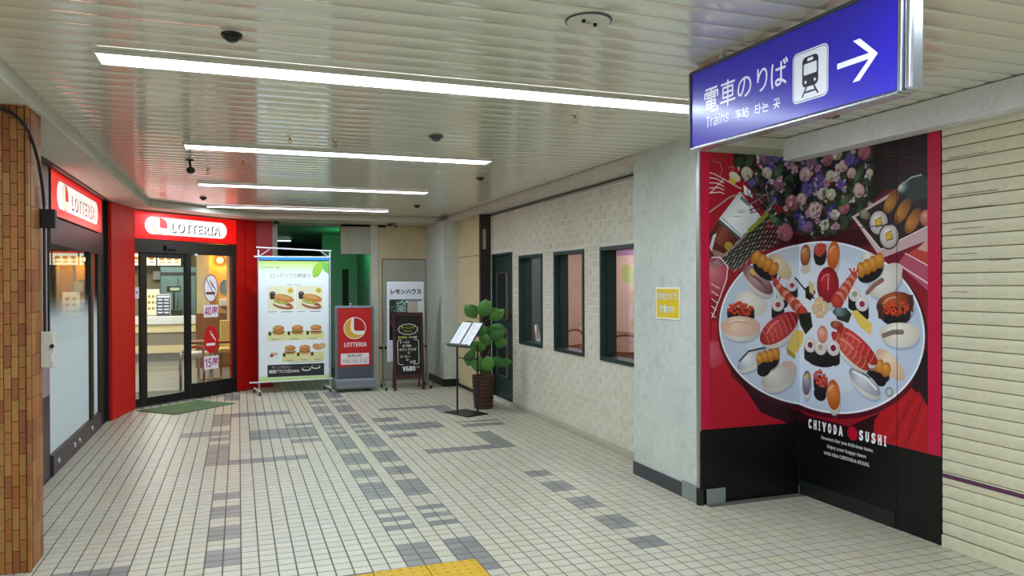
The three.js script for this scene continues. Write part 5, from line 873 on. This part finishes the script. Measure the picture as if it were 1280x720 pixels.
    for (let i = 0; i < 5; i++) line([[0.085, 2.26 - i * 0.035], [0.13 + i * 0.01, 2.25 - i * 0.03], [0.2, 2.22 - i * 0.025]], 0.006, '#e6dfe2'); line([[0.09, 2.12], [0.2, 2.22], [0.34, 2.16]], 0.008, '#cfc7c9'); line([[0.085, 1.99], [0.25, 2.1], [0.36, 2.13]], 0.01, '#a89a98'); line([[0.11, 2.34], [0.17, 2.33], [0.19, 2.28], [0.17, 2.24]], 0.004, '#c58a90'); line([[0.24, 2.3], [0.28, 2.31], [0.27, 2.26]], 0.006, '#9d8a5a'); el(0.29, 2.24, 0.05, 0.03, 0.5, '#d9c7b0'); el(0.27, 2.21, 0.03, 0.02, 0.5, '#d8b53c');
    g.save(); g.globalAlpha = 0.55; sheenEl(0.12, 1.55, 0.11, 0.14, 0.2, '#f6d8de', '#b05060'); g.restore(); line([[0.103, 1.682], [0.168, 1.683], [0.232, 1.619], [0.221, 1.536], [0.167, 1.408], [0.102, 1.272]], 0.008, '#eadfe2'); for (let i = 0; i < 5; i++) line([[0.1, 1.5 - i * 0.05], [0.16 - i * 0.008, 1.47 - i * 0.05]], 0.007, '#e3cdd2');
    g.save(); g.globalAlpha = 0.5; sheenEl(0.1, 1.02, 0.11, 0.095, 0, '#f0b8c0', '#b8485a'); g.restore();
    // lacquer boxes
    poly([[1.336, 1.937], [1.737, 2.09], [1.912, 2.06], [1.912, 1.75], [1.569, 1.654]], '#cfb3b4'); poly([[1.365, 1.93], [1.735, 2.065], [1.912, 2.03], [1.912, 1.835], [1.575, 1.712]], '#2a2024'); poly([[1.569, 1.712], [1.912, 1.83], [1.912, 1.75], [1.569, 1.654]], '#c9a9ac'); line([[1.336, 1.937], [1.569, 1.712], [1.912, 1.83]], 0.006, '#efdfe0');
    poly([[1.7, 2.08], [1.8, 2.14], [1.87, 2.14], [1.912, 2.11], [1.912, 2.0], [1.8, 1.98]], '#2d3a3a'); line([[1.72, 2.09], [1.8, 2.13], [1.87, 2.135]], 0.008, '#b5c9c6'); sheenEl(1.74, 2.08, 0.06, 0.03, -0.6, '#dfe9e6', 'rgba(80,110,105,0)');
    for (const [a, b] of [[1.65, 2.0], [1.735, 1.935], [1.81, 1.87]]) sheenEl(a, b, 0.085, 0.042, -0.95, '#c9893f', '#6f3f18'); sheenEl(1.9, 1.88, 0.04, 0.05, 0, '#e2a090', '#a0503c'); sheenEl(1.44, 1.94, 0.05, 0.03, 0.4, '#a8a494', '#5a5648');
    for (const [a, b] of [[1.552, 1.88], [1.633, 1.79]]) { sheenEl(a, b, 0.075, 0.078, 0, '#f2ecea', '#b3a4a4'); g.strokeStyle = '#1a1a1a'; g.lineWidth = 7; g.beginPath(); g.ellipse(X(a), Y(b), 60, 62, 0, 0, 7); g.stroke(); poly([[a - 0.03, b + 0.02], [a + 0.02, b + 0.035], [a + 0.03, b - 0.02], [a - 0.02, b - 0.03]], '#3a3a22'); poly([[a - 0.025, b + 0.02], [a + 0.02, b + 0.03], [a + 0.022, b - 0.015], [a - 0.02, b - 0.025]], '#e0b23a'); }
    poly([[1.701, 1.617], [1.755, 1.68], [1.912, 1.603], [1.912, 1.456]], '#b5526a'); poly([[1.76, 1.67], [1.86, 1.72], [1.912, 1.69], [1.912, 1.61]], '#c2413a'); poly([[1.84, 1.7], [1.912, 1.76], [1.912, 1.68]], '#d8a39a'); line([[1.701, 1.617], [1.912, 1.5]], 0.01, '#ecc6cf'); line([[1.755, 1.68], [1.912, 1.603]], 0.007, '#f0d5da');
    // plate
    g.fillStyle = 'rgba(20,8,14,0.55)'; g.beginPath(); g.ellipse(X(1.03), Y(1.185), 0.885 * K, 0.6 * K, 0.02, 0, 7); g.fill();
    sheenEl(1.025, 1.205, 0.868, 0.588, 0.03, '#dfe8f6', '#b9c6dc'); g.strokeStyle = '#f2f5fb'; g.lineWidth = 9; g.beginPath(); g.ellipse(X(1.025), Y(1.205), 0.86 * K, 0.58 * K, 0.03, 0, 7); g.stroke(); sheenEl(1.03, 1.22, 0.7, 0.46, 0.03, '#e6edf8', '#cbd7ea');
    const shade = (a, b, ra, rb2, rot) => { g.fillStyle = 'rgba(110,120,150,0.35)'; g.beginPath(); g.ellipse(X(a) + 6, Y(b) + 12, ra * K, rb2 * K, rot, 0, 7); g.fill(); };
    const rice = (a, b, ra, rb2, rot) => { shade(a, b, ra, rb2, rot); sheenEl(a, b, ra, rb2, rot, '#f3efe6', '#c4bfb4'); };
    const nigiri = (a, b, ra, rb2, rot, c0, c1, stripe) => { ra *= 1.14; rb2 *= 1.2; rice(a, b - 0.02, ra * 0.95, rb2, rot); sheenEl(a, b, ra, rb2 * 0.85, rot, c0, c1); g.save(); g.translate(X(a), Y(b)); g.rotate(rot); g.strokeStyle = 'rgba(255,250,245,0.55)'; g.lineWidth = 6; g.lineCap = 'round'; g.beginPath(); g.ellipse(0, 0, ra * K * 0.62, rb2 * K * 0.5, 0, 3.5, 4.9); g.stroke(); g.restore(); if (stripe) { g.save(); g.translate(X(a), Y(b)); g.rotate(rot); g.strokeStyle = stripe; g.lineWidth = 5; for (let k = -3; k <= 3; k++) { g.beginPath(); g.moveTo(k * ra * K * 0.24, -rb2 * K * 0.6); g.quadraticCurveTo(k * ra * K * 0.24 + 14, 0, k * ra * K * 0.24, rb2 * K * 0.6); g.stroke(); } g.restore(); } };
    const gunkan = (a, b, ra, rb2, rot, kind) => { ra *= 1.12; rb2 *= 1.15; shade(a, b - 0.03, ra, rb2 * 1.2, rot); el(a, b - 0.045, ra, rb2, rot, '#14141a'); g.save(); g.translate(X(a), Y(b - 0.02)); g.rotate(rot); g.fillStyle = '#1b1b22'; g.fillRect(-ra * K, -rb2 * K * 0.4, 2 * ra * K, rb2 * K * 0.9); g.restore(); if (kind === 'uni') for (let k = 0; k < 4; k++) { const t = (k - 1.5) / 2 * ra; sheenEl(a + Math.cos(-rot) * t, b + Math.sin(-rot) * t, ra * 0.34, rb2 * 0.85, rot + 0.2, '#e9a548', '#a8641c'); } else for (let k = 0; k < 46; k++) { const q = R() * 6.28, d = Math.sqrt(R()); const cx = Math.cos(q) * d * ra * 0.92, cy = Math.sin(q) * d * rb2 * 0.8; const aa = a + cx * Math.cos(rot) + cy * Math.sin(rot), bb = b - cx * Math.sin(rot) + cy * Math.cos(rot); sheenEl(aa, bb, 0.012, 0.012, 0, kind === 'tobi' ? '#f07a68' : '#f0623a', '#a3230f'); } };
    const maki = (a, b, r, c) => { g.fillStyle = '#16161c'; g.fillRect(X(a - r), Y(b), 2 * r * K, r * 1.5 * K); el(a, b - r * 1.5, r, r * 0.5, 0, '#16161c'); sheenEl(a, b, r, r * 0.88, 0, '#f4f1ee', '#cfc8c8'); el(a, b, r * 0.42, r * 0.36, 0, c); };
    const shrimp = (p) => { for (let i = 0; i < 9; i++) { const t = i / 8, a = p[0][0] + (p[1][0] - p[0][0]) * t, b = p[0][1] + (p[1][1] - p[0][1]) * t; sheenEl(a, b, 0.03 + 0.026 * t, 0.026 + 0.022 * t, 0.5, i % 2 ? '#e9a08c' : '#d2543c', i % 2 ? '#c06a58' : '#a8301f'); } for (const d of [-0.03, 0, 0.03]) line([p[0], [p[0][0] + d * 1.2, p[0][1] + 0.045]], 0.014, '#c8452c'); };
    // outer ring, clockwise from twelve o'clock
    nigiri(0.9, 1.7, 0.045, 0.075, 0.1, '#d88a4c', '#7c3a16'); gunkan(1.043, 1.735, 0.055, 0.05, 0, 'tobi'); el(1.043, 1.655, 0.05, 0.03, 0, '#17171c'); nigiri(1.168, 1.69, 0.05, 0.095, 0.12, '#e88a4a', '#b2501c'); el(0.9, 1.6, 0.05, 0.03, 0, '#cdbfa6');
    nigiri(1.6, 1.53, 0.13, 0.07, -0.5, '#f0ece6', '#c9c2b6'); line([[1.46, 1.44], [1.52, 1.49], [1.58, 1.52]], 0.03, '#8f6458'); rice(1.47, 1.66, 0.06, 0.04, 0.2); gunkan(1.485, 1.615, 0.095, 0.052, -0.35, 'uni');
    rice(1.76, 1.36, 0.06, 0.06, 0); nigiri(1.675, 1.37, 0.125, 0.075, -0.15, '#c96a38', '#5c2410'); gunkan(1.68, 1.345, 0.1, 0.05, -0.05, 'ikura'); poly([[1.54, 1.37], [1.58, 1.37], [1.6, 1.27], [1.55, 1.28]], '#4a2c20'); poly([[1.775, 1.43], [1.81, 1.43], [1.81, 1.33], [1.78, 1.33]], '#4a2c20');
    nigiri(1.71, 1.2, 0.13, 0.06, -0.05, '#f1ece0', '#cfc6b4'); line([[1.59, 1.175], [1.66, 1.2], [1.73, 1.205]], 0.03, '#857268');
    sheenEl(1.64, 1.0, 0.13, 0.06, 0.65, '#f2dcc4', '#cfa68a'); gunkan(1.53, 0.985, 0.095, 0.05, 0.25, 'uni'); el(1.55, 0.9, 0.06, 0.04, 0.4, '#14141a'); nigiri(1.435, 0.87, 0.125, 0.055, 0.45, '#e9ebf0', '#8b8f98'); line([[1.34, 0.925], [1.44, 0.9], [1.53, 0.835]], 0.014, '#f6f8fb'); line([[1.37, 0.94], [1.48, 0.9]], 0.01, '#3c3f4a'); g.strokeStyle = '#8fa08a'; g.lineWidth = 12; g.beginPath(); g.arc(X(1.633), Y(0.83), 20, 0, 7); g.stroke();
    nigiri(0.91, 0.8, 0.04, 0.085, 0.1, '#b7a8b4', '#5a4a5c'); el(0.915, 0.85, 0.016, 0.018, 0, '#d9b03a'); gunkan(1.045, 0.845, 0.06, 0.06, 0, 'tobi'); el(1.04, 0.74, 0.06, 0.05, 0, '#14141a'); nigiri(1.165, 0.75, 0.055, 0.1, -0.05, '#e9924a', '#a84a16');
    nigiri(0.66, 0.85, 0.14, 0.075, -0.35, '#e9e2da', '#bdb4ac'); el(0.74, 0.92, 0.06, 0.03, 0.2, '#d8b8a8'); nigiri(0.43, 0.98, 0.12, 0.05, -0.45, '#eef0f4', '#9aa0aa'); line([[0.325, 0.965], [0.4, 1.03], [0.555, 1.055]], 0.012, '#2f3440'); gunkan(0.565, 0.99, 0.085, 0.05, -0.25, 'uni'); el(0.53, 0.9, 0.06, 0.05, -0.4, '#16161c');
    sheenEl(0.42, 1.36, 0.14, 0.085, 0.2, '#f2efe8', '#d4cdc2'); gunkan(0.337, 1.325, 0.1, 0.05, 0.05, 'ikura'); nigiri(0.335, 1.205, 0.145, 0.07, 0.05, '#f2d8c4', '#d3a894'); line([[0.2, 1.21], [0.3, 1.24], [0.42, 1.22]], 0.012, '#e0a890');
    nigiri(0.48, 1.53, 0.135, 0.06, 0.65, '#d8b8b4', '#6a4552'); line([[0.42, 1.57], [0.5, 1.52], [0.58, 1.44]], 0.022, '#7a5564'); el(0.44, 1.58, 0.03, 0.02, 0.5, '#d9b45a'); sheenEl(0.67, 1.62, 0.12, 0.06, 0.7, '#efdfbf', '#cdb48c'); gunkan(0.54, 1.645, 0.1, 0.055, 0.5, 'uni');
    // inner ring
    maki(0.685, 1.425, 0.05, '#9fb08a'); maki(0.772, 1.488, 0.05, '#b0305a'); maki(0.65, 1.352, 0.055, '#b03a4a'); maki(1.355, 1.431, 0.055, '#8fa88a'); maki(1.417, 1.368, 0.055, '#9c1f58');
    nigiri(1.115, 1.49, 0.09, 0.12, 0.05, '#c92a38', '#7d0f1c'); line([[1.12, 1.55], [1.12, 1.46]], 0.012, '#e08a90'); shrimp([[0.635, 1.5], [0.87, 1.29]]); shrimp([[1.35, 1.55], [1.2, 1.38]]); poly([[0.9, 1.47], [0.96, 1.5], [1.0, 1.44], [0.95, 1.38], [0.9, 1.4]], '#1b1d1a'); poly([[0.93, 1.52], [0.99, 1.5], [0.98, 1.42], [0.94, 1.44]], '#d8c48a'); line([[0.8, 1.54], [0.88, 1.47], [0.98, 1.4]], 0.014, '#23301f');
    nigiri(0.66, 1.185, 0.16, 0.085, -0.5, '#d84a44', '#98222a', '#e07a6c'); poly([[0.72, 1.05], [0.8, 1.17], [0.88, 1.16], [0.87, 1.08], [0.8, 0.99]], '#e0c26a'); poly([[0.72, 1.05], [0.8, 0.99], [0.8, 0.96], [0.73, 1.0]], '#b0903c'); poly([[0.82, 1.28], [0.95, 1.3], [0.97, 1.2], [0.9, 1.14], [0.85, 1.2]], '#1d2a1e');
    poly([[1.326, 1.313], [1.37, 1.33], [1.5, 1.24], [1.49, 1.17], [1.4, 1.22]], '#e6c75a'); poly([[1.18, 1.32], [1.28, 1.34], [1.33, 1.3], [1.3, 1.24], [1.2, 1.26]], '#23302c'); sheenEl(1.23, 1.31, 0.07, 0.03, 0, '#7f98a0', '#34423f'); sheenEl(1.2, 1.22, 0.06, 0.03, 0.1, '#b86a50', '#6f3a28');
    nigiri(1.37, 1.1, 0.175, 0.06, 0.55, '#d8443c', '#9c1f24', '#e77a68'); nigiri(1.31, 1.06, 0.17, 0.05, 0.6, '#de5f4c', '#a32a24', '#e98f78');
    petals(1.04, 1.335, 0.07, 8, '#f3e2c4', '#c9a878', '#e9c99a');
    maki(0.945, 1.07, 0.06, '#7d1f3c'); maki(1.045, 1.06, 0.06, '#b8a890'); maki(1.165, 1.065, 0.06, '#8a1038'); sheenEl(1.065, 1.15, 0.05, 0.06, 0, '#f0b8a4', '#c9705c'); el(1.05, 0.965, 0.13, 0.04, 0, '#14141a');
    // borders and black foot
    g.fillStyle = '#c4123f'; g.fillRect(0, 0, X(0.082), Y(0.505)); g.fillRect(X(1.912), 0, W, Y(0.505));
    g.fillStyle = '#0b0d0c'; g.fillRect(0, Y(0.508), W, HH);
    // writing
    const block = (c, a, b, w) => { g.save(); g.font = 'bold 100px sans-serif'; const m = g.measureText(c); g.translate(X(a), Y(b)); g.scale(w * K / m.width, 0.06 * K / 73); g.fillStyle = g.strokeStyle = '#f4f2f5'; g.lineWidth = 9; g.lineJoin = 'miter'; g.fillText(c, 0, 73); g.strokeText(c, 0, 73); g.restore(); };
    [...'CHIYODA'].forEach((c, i) => block(c, 0.925 + i * 0.0505 - (i > 2 ? 0.014 : 0), 0.548, c === 'I' ? 0.014 : 0.033)); el(1.335, 0.52, 0.045, 0.047, 0, '#b80f2e'); [...'SUSHI'].forEach((c, i) => block(c, 1.39 + i * 0.0505, 0.551, c === 'I' ? 0.016 : 0.034));
    fitText(g, 'Presents for you delicious taste.', X(1.05), Y(0.454), 0.46 * K, 0.029 * K, 'bold #px serif', '#eceaee'); fitText(g, 'Enjoy your happy times', X(1.105), Y(0.404), 0.345 * K, 0.029 * K, 'bold #px serif', '#eceaee'); fitText(g, 'with this CHIYODA-SUSHI.', X(1.075), Y(0.357), 0.405 * K, 0.025 * K, 'bold #px serif', '#eceaee');
  });
  const t = thing('wall_poster', 'large red sushi platter poster on black boards wrapping the recess corner', 'poster', [2.94, 0, -4.42]);
  const pm = phys({ map: tx, roughness: 0.4, clearcoat: 0.1, clearcoatRoughness: 0.2, specularIntensity: 0.6 });
  const uvPlane = (a0, a1, y0, y1) => { const g = new THREE.PlaneGeometry(a1 - a0, y1 - y0), u = g.attributes.uv; for (let i = 0; i < u.count; i++) u.setXY(i, (a0 + u.getX(i) * (a1 - a0)) / 2.0, (y0 + u.getY(i) * (y1 - y0)) / 2.4); return g; };
  const left = part(t, 'board', rb(0.012, 0.83, 0, 2.4, -0.011, -0.0006, 0.002), MAT.black); part(left, 'print', uvPlane(0.012, 0.829, 0.002, 2.4).translate((0.012 + 0.829) / 2, 1.201, 0.0), pm);
  for (const [a0, a1, y0, y1] of [[0.831, 1.69, 0.0, 1.858], [0.831, 1.69, 1.862, 2.4], [1.694, 2.0, 0.0, 2.4]]) { const z0 = a0 - 0.83, z1 = a1 - 0.83, b = part(t, 'board', rb(0.8306, 0.841, y0, y1, z0, z1, 0.002), MAT.black); part(b, 'print', uvPlane(a0, a1, y0 + 0.001, y1 - 0.001).rotateY(-T90).translate(0.83, (y0 + y1) / 2, (z0 + z1) / 2), pm); }
  part(t, 'edge_trim', rb(-0.002, 0.012, 0.5, 2.42, -0.008, 0.004, 0.002), MAT.steel, 'thin bright edge strip');
  part(t, 'skirting', rb(0.826, 0.8305, 0.0, 0.1, 0.004, 0.845, 0.001), std({ color: 0x181a19, roughness: 0.5 }));
  part(t, 'corner_strip', rb(0.822, 0.83, 0.0, 0.06, 0.0, 0.01, 0.002), MAT.steel);
}

// ---------------------------------------------------------------- hand over
scene.traverse((o) => { if (o.isMesh) { o.castShadow = true; o.receiveShadow = true; } });
renderer.render(scene, camera);
